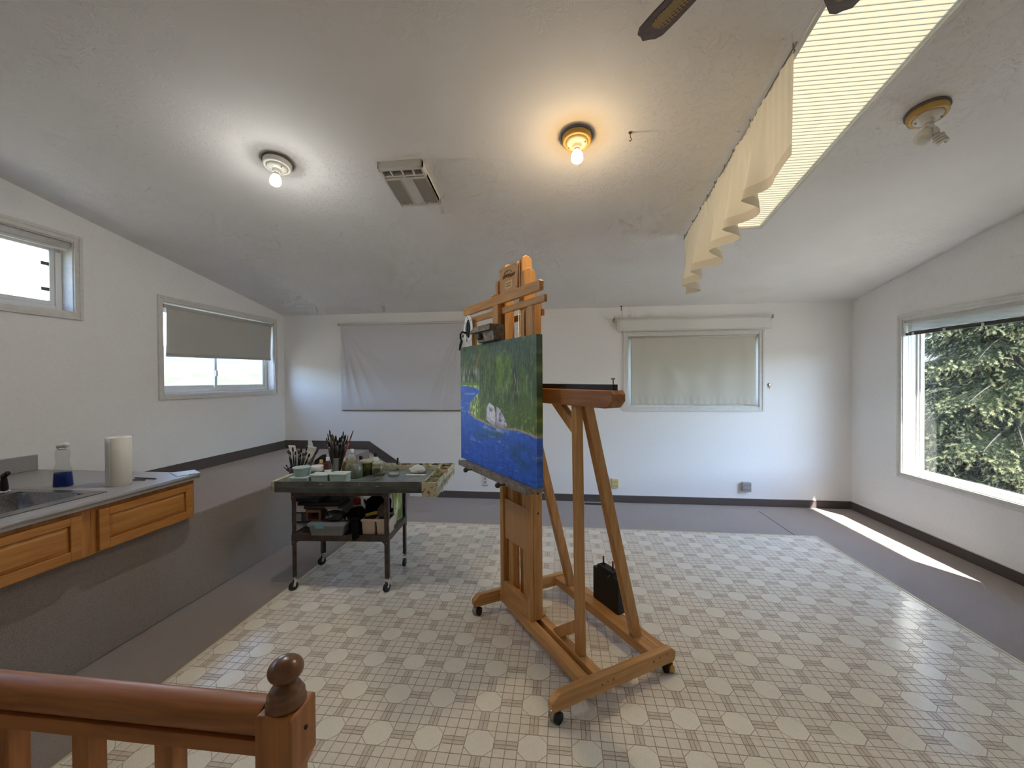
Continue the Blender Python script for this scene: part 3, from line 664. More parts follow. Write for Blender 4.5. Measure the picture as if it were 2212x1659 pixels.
arm = MB().prism([(-.625,1.548),(-.640,1.530),(-.640,1.497),(-.610,1.466),(-.58,1.462),(.58,1.462),(.61,1.466),(.64,1.497),(.64,1.530),(.625,1.548)], -.138, -.058, 'x').build('guide_arm', EDK, ez, bevel=.005)
box(-.113,-.083,-.615,.615,1.548,1.575).build('track', M['black'], arm, bevel=.002)
MB().lathe([(.003,0),(.003,.022),(.010,.024),(.010,.030)], 10, (-.098,-.60,1.575)).build('stop_screw', M['nickel'], arm)
M2 = Matrix.Translation((-.19,.25,0)) @ Matrix.Rotation(math.radians(3.1), 4, 'Z')
def mast(name, mb, mt, parent=ez, bevel=.003): return mb.xf(M2).build(name, mt, parent, bevel=bevel)
def roundtop(a0, a1, z0, z1, b0, b1):
    w = a1-a0; pts = [(a0,z0),(a1,z0),(a1,z1-w*.42)]
    for k in range(1, 8):
        t = math.pi*k/8; pts.append(((a0+a1)/2+w/2*math.cos(t), z1-w*.42+w*.42*math.sin(t)))
    pts.append((a0,z1-w*.42)); m = MB()
    n = len(pts); m.add([(p[0],b0,p[1]) for p in pts]+[(p[0],b1,p[1]) for p in pts], [tuple(range(n)),tuple(range(2*n-1,n-1,-1))]+[(i,i+n,(i+1)%n+n,(i+1)%n) for i in range(n)])
    return m
for b0, b1 in ((-.197,-.152),(.152,.197)):
    up = mast('upright', MB().box(.022,.085,b0,b1,.131,2.09), E1)
    mast('upright_facing', MB().box(0,.0205,b0,b1,.125,2.085), E1)
    if b0 < 0:
        for z in (.905,.785): mast('bolt_hole', MB().lathe([(.0065,0),(.0065,.0015)], 12, (.052,b0-.001,z), Matrix.Rotation(math.pi/2,3,'X'), smooth=False), M['black'], up, 0)
for b0, b1 in ((-.134,-.100),(.206,.240)): mast('inner_upright', roundtop(.0,.085,1.55,2.292,b0,b1), E1)
for b0, b1 in ((-.098,-.070),(.125,.155)): mast('mast_slat', roundtop(.008,.082,1.5,2.376,b0,b1), E1)
mast('panel', MB().box(.012,.022,-.150,.150,.533,.797), M['ply'])
for b0, b1 in ((-.118,-.064),(.070,.135)): mast('lower_slat', MB().box(.03,.08,b0,b1,.20,.99), E1)
mast('mast_foot', MB().prism([(.0,.128),(.085,.128),(.085,.175),(.03,.235),(.0,.235)], -.152, .152, 'y'), EY)
for b in (.0,.018): mast('cable', MB().tube([(.05,b,.55),(.05,b,2.2)], .0028, 6), M['steel'], ez, 0)
# plaque with carved ornament
pq = mast('plaque', MB().box(-.012,.004,-.075,.160,2.165,2.338), M['ply'])
for (b,z) in ((-.062,2.322),(.147,2.322),(-.062,2.182),(.147,2.182)): mast('screw', MB().lathe([(.004,0),(.004,.002)], 8, (-.013,b,z), Matrix.Rotation(math.pi/2,3,'Y'), smooth=False), M['black'], pq, 0)
mast('label_plate', MB().box(-.0135,-.011,-.015,.085,2.188,2.242), M['labelwood'] if 'labelwood' in M else mat('pale_label', rgb(214,176,120), .5), pq, .004)
_ink = mat('burnt_mark', rgb(92,60,34), .7)
_rl = random.Random(3)
for k in range(7):                                     # row of carved letter-like strokes under an arched mark
    b = .112-.024*k; z = 2.272+.004*math.sin(k)
    mast('carved_stroke', MB().tube([(-.013,b,z-.012),(-.013,b-.004,z+.010),(-.013,b-.012,z-.006),(-.013,b-.016,z+.012)], .0022, 5), _ink, pq, 0)
mast('carved_arch', MB().tube([(-.013,.045+.05*math.cos(t),2.288+.020*math.sin(t)) for t in [math.pi*i/12 for i in range(13)]], .0020, 5), _ink, pq, 0)
for k in range(2): mast('label_line', MB().box(-.0145,-.013,.005,.065,2.205+.016*k,2.209+.016*k), _ink, pq, 0)
# cross bars and canvas clamps
mast('cross_bar', MB().prism([(-.383,2.104),(-.376,2.097),(.678,2.097),(.690,2.110),(.690,2.145),(.678,2.157),(-.376,2.157),(-.383,2.150)], -.050, -.022, 'x'), EY)
mast('cross_bar', MB().box(-.020,.0,-.385,.615,2.036,2.078), EY)
mast('slide_bar', MB().box(.087,.108,-.20,.20,1.992,2.032), EDK)
mast('wing_upright', MB().box(-.018,.006,.556,.605,1.30,2.036), E1)
mast('wing_upright', MB().box(-.020,-.001,-.262,-.200,1.30,2.036), E1)
cs = mast('clamp_slat', MB().box(-.048,-.024,.122,.197,1.86,2.10), E1)
hd = mast('top_clamp', MB().prism([(.072,1.858),(.318,1.858),(.318,1.925),(.072,1.925)], -.105, -.028, 'x'), M['greywood'])
mast('clamp_cap', MB().prism([(.085,1.926),(.400,1.926),(.405,1.935),(.33,1.965),(.085,1.965)], -.128, -.02, 'x'), M['greywood'], hd)
mast('clamp_knob', MB().lathe([(.010,-.0),(.024,-.012),(.026,-.022),(.024,-.034),(.008,-.036)], 6, (-.100,.255,1.895), Matrix.Rotation(math.pi/2,3,'Y'), smooth=False), M['gapbrown'] if 'gapbrown' in M else mat('dark_knob', rgb(58,52,40), .5), hd, .002)
mast('clamp_pad', MB().box(-.10,-.03,.07,.31,1.853,1.858), M['black'], hd, 0)
tp_ = thing('tape_roll', 'small roll of tan tape lying on the easel cross bar', 'tape', EO, EA)
MB().lathe([(.030,0),(.036,.001),(.036,.021),(.030,.022),(.029,.011),(.030,0)], 28, (-.006,.222,2.1585)).xf(M2).build('tape', mat('tan_tape', rgb(206,164,104), .5), tp_)
MB().lathe([(.0292,.001),(.0292,.021),(.027,.021),(.027,.001),(.0292,.001)], 28, (-.006,.222,2.1585)).xf(M2).build('core', M['paper_core'], tp_)
# canvas tray
tr = mast('canvas_tray', MB().box(-.125,-.0,-.352,.618,.958,.990), M['greywood'])
mast('tray_lip', MB().box(-.131,-.124,-.352,.618,.958,.997), M['greywood'], tr)
for b in (.385,-.10):
    kn = mast('tray_knob', MB().sphere((-.172,b,.965), .017, 14, 10), M['greymetal'] if 'greymetal' in M else mat('grey_knob', rgb(72,68,60), .5), tr, 0)
    mast('knob_stem', MB().tube([(-.165,b,.965),(-.12,b-.02,.968)], .006, 8), M['cartmetal'], kn, 0)

# painting on the easel
def vnoise(u, v, fu, fv, seed):
    rng = np.random.default_rng(seed); T = rng.random((64,64))
    x, y = u*fu, v*fv; xi, yi = np.floor(x).astype(int), np.floor(y).astype(int); fx, fy = x-xi, y-yi
    fx = fx*fx*(3-2*fx); fy = fy*fy*(3-2*fy)
    g = lambda i,j: T[i%64, j%64]
    return (g(xi,yi)*(1-fx)+g(xi+1,yi)*fx)*(1-fy)+(g(xi,yi+1)*(1-fx)+g(xi+1,yi+1)*fx)*fy
def paint(u, v):
    N = lambda a,b,s: vnoise(u,v,a,b,s)
    L = lambda r,g,b: np.array([lin(r/255),lin(g/255),lin(b/255)])
    def mix(c, col, k): k = np.clip(k,0,1)[...,None]; return c*(1-k)+col*k
    wob = (N(14,14,1)-.5)*.05+(N(40,40,2)-.5)*.02
    f1 = .5*N(60,22,3)+.3*N(110,50,4)+.2*N(24,9,5); f1 = .5+(f1-.5)*1.5
    c = np.ones(u.shape+(3,))*L(64,84,52)
    c = mix(c, L(48,70,60), (N(6,4,6)-.35)*1.6); c = mix(c, L(92,104,80), (f1-.55)*3.2)
    c = mix(c, L(70,88,82), (1-v/.35)*(N(9,5,7))*1.1)
    for (uc,w,vt,vb,col) in ((.60,.05,.07,.45,L(98,132,50)),(.71,.04,.08,.42,L(92,124,52)),(.86,.06,.16,.5,L(80,108,54)),(.47,.06,.1,.4,L(76,104,58)),(.93,.05,.2,.5,L(70,96,56))):
        c = mix(c, col, np.exp(-((u-uc+(wob*.6))/w)**2)*np.clip((v-vt)/.06,0,1)*np.clip((vb-v)/.1,0,1)*(.45+.9*(f1-.3)))
    c = mix(c, L(36,50,42), np.exp(-((u-.79)/.035)**2)*np.clip((v-.15)/.1,0,1)*np.clip((.5-v)/.1,0,1)*.75)
    c = mix(c, L(66,60,66), np.exp(-((u-.79-.06*(v-.3))/.02)**2)*np.clip((v-.2)/.1,0,1)*np.clip((.45-v)/.1,0,1)*.7)
    c = mix(c, L(112,124,62), np.clip((N(130,26,33)-.62)*4,0,1)*np.clip((v-.08)/.1,0,1)*.55); c = mix(c, L(38,52,38), np.clip((N(120,30,34)-.66)*4,0,1)*.6)
    # misty grey trees over the far shore
    far = np.clip((.34-u)/.08,0,1)*np.clip((v-.17)/.05,0,1)*np.clip((.33-v)/.04,0,1)
    c = mix(c, L(140,148,136), far*np.clip((N(70,14,8)-.4)*2.4,0,1)); c = mix(c, L(40,58,44), far*np.clip((N(80,12,9)-.6)*3,0,1))
    c = mix(c, L(120,96,66), np.exp(-((u-.315+.55*(v-.088))/.018)**2)*np.clip((v-.06)/.03,0,1)*np.clip((.21-v)/.03,0,1)*.75)
    # pale trunks
    rng = np.random.default_rng(5)
    for k in range(34):
        uc = rng.uniform(.38,.99); v0 = rng.uniform(.2,.36); v1 = v0+rng.uniform(.06,.2); w = rng.uniform(.0018,.0035)
        c = mix(c, L(160,170,132), np.exp(-((u-uc-.006*np.sin(v*40+k))/w)**2)*np.clip((v-v0)/.02,0,1)*np.clip((v1-v)/.03,0,1)*rng.uniform(.2,.6)*(.4+.9*f1))
    # meadow under the trees
    c = mix(c, L(82,104,44), np.clip((v-.42)/.08,0,1)*(.55+.6*(f1-.4))); c = mix(c, L(140,140,60), np.clip((v-.48)/.05,0,1)*np.clip((N(70,60,11)-.72)*5,0,1))
    # far shore strip
    c = mix(c, L(96,128,56), np.clip((v-.31)/.012,0,1)*np.clip((.33-u)/.03,0,1)*.9); c = mix(c, L(180,186,130), np.clip((v-.335)/.01,0,1)*np.clip((.32-u)/.03,0,1)*np.clip((N(60,40,12)-.45)*3,0,1))
    # water
    pts = [(0,.350),(.146,.350),(.324,.372),(.323,.389),(.244,.438),(.169,.494),(.160,.573),(.226,.615),(.41,.640),(.547,.653),(.697,.648),(.843,.645),(1.0,.668)]
    us = np.array([p[0] for p in pts]); vs_ = np.array([p[1] for p in pts])
    left_u = np.interp(v, vs_[3:7], us[3:7])
    lower = np.interp(u, us[6:], vs_[6:])
    wt = np.where(v < .372, (v > np.interp(u,[0,.146,.324],[.350,.350,.372])) & (u < .324), np.where(v < .573, u < left_u+wob*.25, v > lower+wob*.12))
    wt = wt & (u < 2)
    wtf = wt.astype(float)
    wv = .5*N(10,46,13)+.3*N(22,90,14)+.2*N(50,160,15)
    wc = np.ones_like(c)*L(52,92,176)
    wc = mix(wc, L(30,62,158), (wv-.45)*2.6+.5*(v-.7)); wc = mix(wc, L(112,146,196), (wv-.62)*3.2+.25*np.clip((.5-v)/.15,0,1))
    wc = mix(wc, L(52,88,86), np.exp(-((v-.735-.03*np.sin(u*9))/.035)**2)*np.exp(-((u-.45)/.2)**2)*np.clip((N(14,40,16)-.35)*2.2,0,1)*1.2)
    wc = mix(wc, L(40,74,96), np.exp(-((u-.84)/.12)**2)*np.clip((v-.7)/.08,0,1)*np.clip((.95-v)/.1,0,1)*.65*N(8,16,17)*1.5)
    wc = mix(wc, L(160,176,196), np.exp(-((v-.675)/.018)**2)*np.exp(-((u-.55)/.14)**2)*.75*np.clip(N(30,70,18)*1.6-.2,0,1))
    c = c*(1-wtf[...,None])+wc*wtf[...,None]
    # stony bank
    dl = np.where(v > .55, np.abs(v-lower-wob*.12), np.abs(u-left_u-wob*.25)*.8)
    bank = np.exp(-(dl/.008)**2)*((v > .48) & (v < .70) & (u > .13))
    c = mix(c, L(160,146,124), bank*(.45+.8*N(60,60,19)))
    # rock: two leaning slabs
    poly1 = [(.41,.605),(.418,.511),(.461,.473),(.523,.498),(.545,.56),(.542,.648),(.47,.635)]; poly2 = [(.545,.56),(.556,.498),(.60,.515),(.638,.556),(.692,.633),(.64,.648),(.542,.648)]
    def inside(poly):
        r = np.zeros(u.shape, bool); n = len(poly)
        for i in range(n):
            (x1,y1),(x2,y2) = poly[i],poly[(i+1)%n]
            cond = ((y1 > v) != (y2 > v)) & (u < (x2-x1)*(v-y1)/(y2-y1+1e-9)+x1); r ^= cond
        return r
    rk = .5*N(30,30,20)+.5*N(70,60,21)
    for poly, base in ((poly1,L(196,194,204)),(poly2,L(182,180,192))):
        k = inside(poly).astype(float); rc = np.ones_like(c)*base
        rc = mix(rc, L(110,106,122), (rk-.52)*3.4); rc = mix(rc, L(96,92,104), np.exp(-((u-.548)/.010)**2)*.8); rc = mix(rc, L(110,104,100), np.clip((v-.61)/.03,0,1)*.5)
        rc = mix(rc, L(120,116,128), np.clip((.44-u)/.03,0,1)*.8)
        c = c*(1-k[...,None])+rc*k[...,None]
    sig = (u > .925) & (u < .985) & (v > .955) & (v < .978) & (np.sin(u*900)+np.sin(u*370+2) > .55+np.abs(v-.966)*60)
    c[sig] = L(22,34,70)
    return np.clip(c*1.75*(.80+.45*(.5*N(90,40,31)+.5*N(45,16,32))[...,None]),0,1)
PW, PH, PB1, PZ0, PA = 1.085, .858, .705, .9935, -.0715
pa = thing('landscape_painting', 'lake landscape canvas with grey boulder and green woods', 'painting', EO, EA)
nu, nv = 330, 260
mb = MB().grid(lambda i,j: (PA, PB1-PW*i, PZ0+PH*(1-j)), nu, nv).xf(M2)
cf = mb.build('painted_front', vcol('oil_paint', .42, bump=(70,.5), stretch=(1,1,1)), pa, fix=False)
ii, jj = np.meshgrid(np.linspace(0,1,nu+1), np.linspace(0,1,nv+1)); pc = paint(ii, jj)
at = cf.data.color_attributes.new('Col', 'FLOAT_COLOR', 'POINT'); buf = np.ones((pc.shape[0]*pc.shape[1],4)); buf[:,:3] = pc.reshape(-1,3); at.data.foreach_set('color', buf.ravel())
def side(fn, n, name):                                        # canvas returns carry the colours of the edge
    mb = MB().grid(fn, 1, n).xf(M2); return mb
edge = MB(); ecol = []
for (fn, uvf, n) in ((lambda i,j: (PA+.040*i, PB1-PW, PZ0+PH*(1-j)), lambda j: (1.0,j), 120), (lambda i,j: (PA+.040*i, PB1, PZ0+PH*(1-j)), lambda j: (0.0,j), 120),
                     (lambda i,j: (PA+.040*i, PB1-PW*j, PZ0+PH), lambda j: (j,0.0), 120), (lambda i,j: (PA+.040*i, PB1-PW*j, PZ0), lambda j: (j,1.0), 120)):
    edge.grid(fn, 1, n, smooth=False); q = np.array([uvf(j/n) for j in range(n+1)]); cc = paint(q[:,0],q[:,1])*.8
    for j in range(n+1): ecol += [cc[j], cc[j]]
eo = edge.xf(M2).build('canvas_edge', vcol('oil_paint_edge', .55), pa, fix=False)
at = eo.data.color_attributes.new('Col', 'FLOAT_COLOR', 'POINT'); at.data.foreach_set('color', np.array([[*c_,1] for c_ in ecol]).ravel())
MB().box(PA+.034,PA+.0399,PB1-PW+.002,PB1-.002,PZ0+.002,PZ0+PH-.002).xf(M2).build('stretcher_back', mat('raw_canvas', rgb(196,186,160), .8), pa)
# colour wheel hung on the far wing
dw = thing('colour_wheel', 'white disc with dark dial hanging on the far end of the easel', 'disc', EO, EA)
RM = Matrix.Translation((-.06,.578,1.985)) @ Matrix.Rotation(math.radians(-5),4,'Z') @ Matrix.Rotation(math.pi/2,4,'Y')
RM = M2 @ RM
MB().lathe([(.102,-.002),(.102,.002)], 40, smooth=False).xf(RM).build('disc', M['white'], dw)
MB().lathe([(.058,-.0035),(.058,.0035),(.040,.0036),(.040,-.0036)], 32, smooth=False).xf(RM).build('dark_ring', mat('dark_print', rgb(58,58,60), .5), dw)
for k,(a,r_) in enumerate(((.3,.09),(1.2,.088),(2.2,.09),(3.1,.085),(4.0,.09),(5.3,.088))):
    MB().lathe([(.006,-.003),(.006,.003)], 10, (r_*math.cos(a),r_*math.sin(a),0), smooth=False).xf(RM).build('dial_mark', M['black'], dw)
MB().tube([(.062*math.cos(t),.020*math.sin(t)-.02,-.005) for t in [2*math.pi*i/16 for i in range(17)]], .007, 6, cap=False).xf(RM).build('pointer', M['black'], dw)
cl = thing('spring_clamp', 'black spring clamp gripping the white disc on the easel', 'clamp', EO, EA)
RC = M2 @ Matrix.Translation((-.095,.600,1.925))
MB().tube([(.03,-.01,.03),(0,.012,.040),(-.008,.028,.022),(-.006,.03,-.008),(0,.022,-.03)], .0075, 8).xf(RC).build('jaw', M['black'], cl)
MB().tube([(0,.020,-.025),(-.008,.028,-.06),(-.012,.038,-.10)], [.011,.010,.006], 8).xf(RC).build('handle', M['black'], cl)
MB().sphere((0.0,.004,.008), .012, 10, 8).xf(RC).build('pivot', M['nickel'], cl)
# black counterweight box on the rear rail
wb = thing('counterweight_box', 'black slab box with two copper pins standing on the easel base', 'box', EO, EA)
MB().prism([(-.128,.132),(.118,.132),(.118,.345),(.075,.345),(.075,.375),(-.075,.375),(-.075,.345),(-.128,.345)], .336, .394, 'x').build('body', M['blackpaint'], wb, bevel=.003)
for b in (.045,-.048): MB().tube([(.365,b,.370),(.365,b,.432)], .006, 10).build('pin', M['copper'], wb)
for b,z in ((-.048,.345),(-.036,.330)): MB().sphere((.336,b,z), .0035, 8, 6).build('rivet', M['nickel'], wb)
# ================================================================ trolley
TO = Vector((-1.688, 3.157, 0)); TA = math.radians(4.5); TZ = .757
def ray(px, py): return (_fw*FPX + _r2*(px-1106) - _u2*(py-829.5)).normalized()
EYEV = Vector((0,0,EYE))
def gz(px, py, z):
    d = ray(px,py); return EYEV + d*((z-EYE)/d.z)
_ex = Vector((math.cos(TA), math.sin(TA), 0)); _ey = Vector((-math.sin(TA), math.cos(TA), 0))
def tl(px, py, e):                       # pixel -> trolley coordinates (x, e, z) on the upright plane at depth e
    d = ray(px,py); p = EYEV + d*(((TO+_ey*e)-EYEV).dot(_ey)/d.dot(_ey)); q = p-TO; return q.dot(_ex), e, q.z
def tw(x, e, z): return TO + _ex*x + _ey*e + Vector((0,0,z))
cart = thing('utility_cart', 'brown metal two tier utility cart on black casters', 'cart', TO, TA)
CM = M['cartmetal']
for sx in (-1,1):
    for sy in (-1,1):
        x, y = sx*.372, sy*.228
        lg = MB(); lg.box(min(x,x-sx*.032),max(x,x-sx*.032),min(y,y-sy*.004),max(y,y-sy*.004),.10,TZ); lg.box(min(x,x-sx*.004),max(x,x-sx*.004),min(y,y-sy*.032),max(y,y-sy*.032),.10,TZ)
        lg.build('leg', CM, cart)
        cx, cy2 = x-sx*.012, y-sy*.012
        ca = MB().lathe([(.012,.088),(.012,.102)], 12, (cx,cy2,0)).build('caster', M['chrome'], cart)
        ang = {(-1,-1):.9,(1,-1):1.1,(-1,1):.8,(1,1):1.55}[(sx,sy)]; RZ = Matrix.Rotation(ang,3,'Z')
        Mw = RZ @ Matrix.Rotation(math.pi/2,3,'X'); off = RZ @ Vector((-.012,0,0))
        MB().lathe([(.0001,-.011),(.026,-.011),(.033,-.007),(.0345,0),(.033,.007),(.026,.011),(.0001,.011)], 22, (cx+off.x,cy2+off.y,.0345), Mw).build('wheel', M['rubber'], ca)
        fk = MB()
        for s2 in (-1,1):
            p0 = Vector((cx,cy2,.088))+RZ@Vector((0,s2*.015,0)); p1 = Vector((cx,cy2,.034))+RZ@Vector((-.012,s2*.015,0)); fk.bar(p0,p1,.018,.003,RZ@Vector((0,1,0)))
        fk.bar(Vector((cx,cy2,.088))+RZ@Vector((0,-.017,0)),Vector((cx,cy2,.088))+RZ@Vector((0,.017,0)),.022,.003)
        fk.build('fork', M['chrome'], ca)
shf = box(-.371,.371,-.227,.227,.4205,.4265).build('shelf', CM, cart)
for (z0,z1,nm) in ((.382,.430,'shelf_rim'),(.728,.757,'top_rim')):
    for q in ((-.374,.374,-.232,-.228),(-.374,.374,.228,.232),(-.376,-.372,-.23,.23),(.372,.376,-.23,.23)): box(*q,z0,z1).build(nm, CM, cart)
for sx in (-1,1):                        # rounded gusset corners under each rim
    for zt in (.383,.729):
        for yy in (-.232,.228):
            pts = [(sx*.374,zt)] + [(sx*(.374-.032)-sx*.028*(1-math.cos(0)) + sx*0,zt)]
            pts = [(sx*.374,zt),(sx*.374,zt-.045)] + [(sx*(.342-.030*math.sin(t)+.0), zt-.045*(1-math.sin(t)) if False else zt-.030*math.cos(t)) for t in [math.pi/2*i/5 for i in range(6)]]
            pts = [(sx*.374,zt),(sx*.374,zt-.036),(sx*.342,zt-.036)] + [(sx*(.342-.034*(1-math.cos(t))), zt-.036+.036*math.sin(t)) for t in [math.pi/2*i/5 for i in range(1,6)]]
            MB().prism(pts, yy, yy+.004, 'y').build('gusset', CM, cart)
        MB().lathe([(.005,0),(.005,.003)], 8, (sx*.36,-.232,zt-.012), Matrix.Rotation(math.pi/2,3,'X'), smooth=False).build('bolt', M['steel'], cart)

# ---- palette tray lying on the cart
M['traygrey'] = mat('tray_grey_paint', rgb(98,98,96), .5, noise=(14, rgb(72,72,70), .35, .65), bump=(40,.15,.003))
M['traycream'] = mat('tray_stained_cream', rgb(196,190,158), .6, noise=(16, rgb(120,108,72), .50, .66), bump=(40,.2,.003))
M['trayrust'] = mat('tray_paint_drips', rgb(198,190,156), .6, noise=(34, rgb(122,74,40), .54, .64))
M['palette'] = mat('palette_glass_grey', rgb(132,142,138), .12, noise=(8, rgb(96,108,104), .4, .7))
tray = thing('palette_tray', 'paint stained wooden palette tray on top of the cart', 'tray', tw(0,0,TZ), TA)
X0, X1, Y0, Y1, H = -.520, .755, -.250, .455, .083
box(X0,X1,Y0,Y1,0,.040).build('base', M['palette'], tray)
box(X0+.02,X1-.12,Y0,Y0+.014,0,H).build('front_rail', M['traygrey'], tray, bevel=.002)
box(X0,X0+.03,Y0,Y1,-.004,H).build('end_rail', M['traycream'], tray, bevel=.002)
bk = box(X0,X1,Y1-.012,Y1,0,H).build('back_trough', M['traycream'], tray, bevel=.002)
box(X0+.03,X1-.12,Y1-.105,Y1-.093,.040,H).build('trough_wall', M['traycream'], bk, bevel=.002)
box(X0+.03,X1-.12,Y1-.093,Y1-.012,.040,.068).build('trough_bed', M['traycream'], bk)
for x in (-.1,.08,.24,.40,.52): box(x-.004,x+.004,Y1-.093,Y1-.012,.06,H).build('divider', M['traycream'], bk)
rt = box(X1-.012,X1,Y0-.004,Y1,-.022,H).build('side_trough', M['traycream'], tray, bevel=.002)
box(X1-.115,X1-.105,Y0+.012,Y1-.012,.040,H).build('trough_wall', M['traycream'], rt, bevel=.002)
box(X1-.120,X1,Y0-.006,Y0+.008,-.026,H).build('end_block', M['trayrust'], rt, bevel=.003)
box(X1-.105,X1-.012,Y0+.008,Y1-.012,.040,.056).build('trough_bed', M['traycream'], rt)
for y in (-.10,.06,.2,.33): box(X1-.105,X1-.012,y-.004,y+.004,.05,H-.004).build('divider', M['traycream'], rt)
rb = random.Random(11)
for k,(x,y,c_) in enumerate(((.70,-.02,(96,98,40)),(.69,-.14,(120,112,70)),(.71,.13,(150,140,90)),(.70,.26,(110,40,36)),(.705,.39,(90,30,34)),(.66,-.05,(86,84,34)),(.66,.41,(60,40,40)))):
    mb = MB().sphere((0,0,0), (.032,.036,.020), 10, 7)
    mb.v = [v*(1+.25*rb.random()) for v in mb.v]
    mb.xf(Matrix.Translation((x,y,.056))).build('paint_dab', mat('paint_%d' % k, rgb(*c_), .45), rt)
for k,(x,y,c_) in enumerate(((.45,.40,(30,34,28)),(.585,.405,(40,46,36)),(.30,.40,(120,60,40)))):
    mb = MB().sphere((0,0,0), (.026,.024,.014), 10, 7); mb.v = [v*(1+.3*rb.random()) for v in mb.v]
    mb.xf(Matrix.Translation((x,y,.072))).build('paint_dab', mat('paint_b%d' % k, rgb(*c_), .45), bk)
for (x,z,w_,h_) in ((-.145,.063,.016,.008),(.16,.066,.004,.008),(.285,.050,.020,.006)):
    box(X0+.52+x-.0,X0+.52+x+w_*1.3,Y0-.0015,Y0+.001,z-h_/2,z+h_/2).build('paint_chip', M['greyplastic'], tray)

# ---- things standing in the tray
BZ = TZ+.0405
def put(name, label, cat, x, e, z=None, rz=0, group=None):
    p = tw(x, e, BZ if z is None else z); return thing(name, label, cat, p, TA+rz, group)
def base_at(px, py, z=None):
    p = gz(px, py, BZ if z is None else z)-TO; return p.dot(_ex), p.dot(_ey)
def rrect(w, d, r, n=4):
    pts = []
    for (cx,cy,a0) in ((w/2-r,d/2-r,0),(-w/2+r,d/2-r,90),(-w/2+r,-d/2+r,180),(w/2-r,-d/2+r,270)):
        for k in range(n+1):
            t = math.radians(a0+90*k/n); pts.append((cx+r*math.cos(t), cy+r*math.sin(t)))
    return pts
def taper(w0, d0, w1, d1, r, z0, z1):
    a, b = rrect(w0,d0,r), rrect(w1,d1,r); n = len(a); m = MB()
    m.add([(x,y,z0) for x,y in a]+[(x,y,z1) for x,y in b], [tuple(range(n-1,-1,-1)), tuple(range(n,2*n))]+[(i,(i+1)%n,(i+1)%n+n,i+n) for i in range(n)]); return m
M['aqua'] = mat('aqua_plastic', rgb(174,200,198), .4); M['aqua_pale'] = mat('pale_aqua_plastic', rgb(188,206,204), .4)
M['lid_aqua'] = mat('cloudy_lid', rgb(196,212,210), .35)
def tub(label, px0, px1, pytop, e, bmat, z=None, dep=.10, rz=0):
    x0,_,zt = tl(px0,pytop,e-dep/2); x1,_,_ = tl(px1,pytop,e-dep/2); x=(x0+x1)/2; w=x1-x0; zb = BZ if z is None else z
    r = put('plastic_tub', label, 'tub', x, e, zb, rz); h_ = max(.02, zt-zb)
    taper(w*.86,dep*.86,w*.96,dep*.96,.014,0,h_-.008).build('bowl', bmat, r)
    taper(w,dep,w,dep,.016,h_-.010,h_).build('lid', M['lid_aqua'], r, bevel=.002)
    return h_+zb
za = tub('low aqua plastic tub under the other aqua tub', 622, 664, 1031.5, -.165, M['aqua_pale'], dep=.12)
r = put('plastic_tub', 'open round aqua tub stacked on a low tub', 'tub', tl(652,1020,-.165)[0], -.165, za)
rr = .062; zh = tl(652,1010,-.19)[2]-za
MB().lathe([(rr*.84,0),(rr*.98,zh-.006),(rr*1.06,zh-.004),(rr*1.06,zh),(rr*.94,zh),(rr*.80,.006),(.0001,.006)], 28).build('bowl', M['aqua'], r)
MB().lathe([(rr*.9,zh*.72),(.0001,zh*.72)], 24).build('contents', M['lid_aqua'], r)
tub('lidded cloudy tub between the aqua tub and the largest jar', 667, 706, 1026, -.150, M['aqua_pale'], dep=.11, rz=.03)
tub('lidded cloudy tub pushed against the largest grey jar', 708, 747, 1024, -.140, M['aqua_pale'], dep=.11, rz=-.03)
# blue and white round tub
x,_,zt = tl(684,1006,.0); r = put('round_tub', 'round tub with white lid and blue band', 'tub', x, .01); h_ = zt-BZ; q = (tl(697,1015,0)[0]-tl(671,1015,0)[0])/2
MB().lathe([(q*.88,0),(q*.94,h_*.62)], 26).build('blue_band', mat('cobalt_label', rgb(34,48,120), .4), r)
MB().lathe([(q*.95,h_*.62),(q,h_*.66),(q,h_-.004),(q*.96,h_),(.0001,h_)], 26).build('lid', M['white'], r)
def bottle(name, label, px, pyt, pyb_e, rad, prof, bm, capm, lab=None, capz=.82, pos=None):
    x, e = pos if pos else (tl(px, pyt, pyb_e)[0], pyb_e); zt = tl(px,pyt,e)[2]; h_ = zt-BZ
    r = put(name, label, 'bottle', x, e)
    MB().lathe([(rad*a, h_*b) for a,b in prof], 22).build('body', bm, r)
    MB().lathe([(rad*.52,h_*capz),(rad*.54,h_*capz+.002),(rad*.54,h_-.002),(rad*.48,h_),(.0001,h_)], 18).build('cap', capm, r)
    if lab: MB().lathe([(rad*1.015,h_*lab[1]),(rad*1.015,h_*lab[2])], 22).build('label', lab[0], r)
    return r
SH = [(.92,0),(1,.03),(1,.60),(.86,.70),(.5,.78),(.46,.84)]
M['brownglass'] = mat('brown_glass', rgb(62,34,26), .2); M['paper'] = mat('white_paper', rgb(224,222,214), .7); M['redprint'] = mat('red_label', rgb(158,44,46), .55); M['orangeprint'] = mat('orange_label', rgb(186,98,58), .55)
M['hazy'] = mat('hazy_plastic', rgb(196,200,190), .3, trans=.35)
bottle('spice_bottle', 'brown bottle with white cap and pale lower label', 708, 988, .03, .026, [(.95,0),(1,.03),(1,.70),(.8,.76),(.62,.79),(.62,.84)], M['brownglass'], M['white'], (M['paper'],.10,.44), .80)
bottle('pill_bottle', 'reddish bottle with broad cream cap behind the brown bottle', 694, 993, .12, .026, [(.95,0),(1,.03),(1,.74),(.9,.80)], M['redprint'], M['cream'], None, .78)
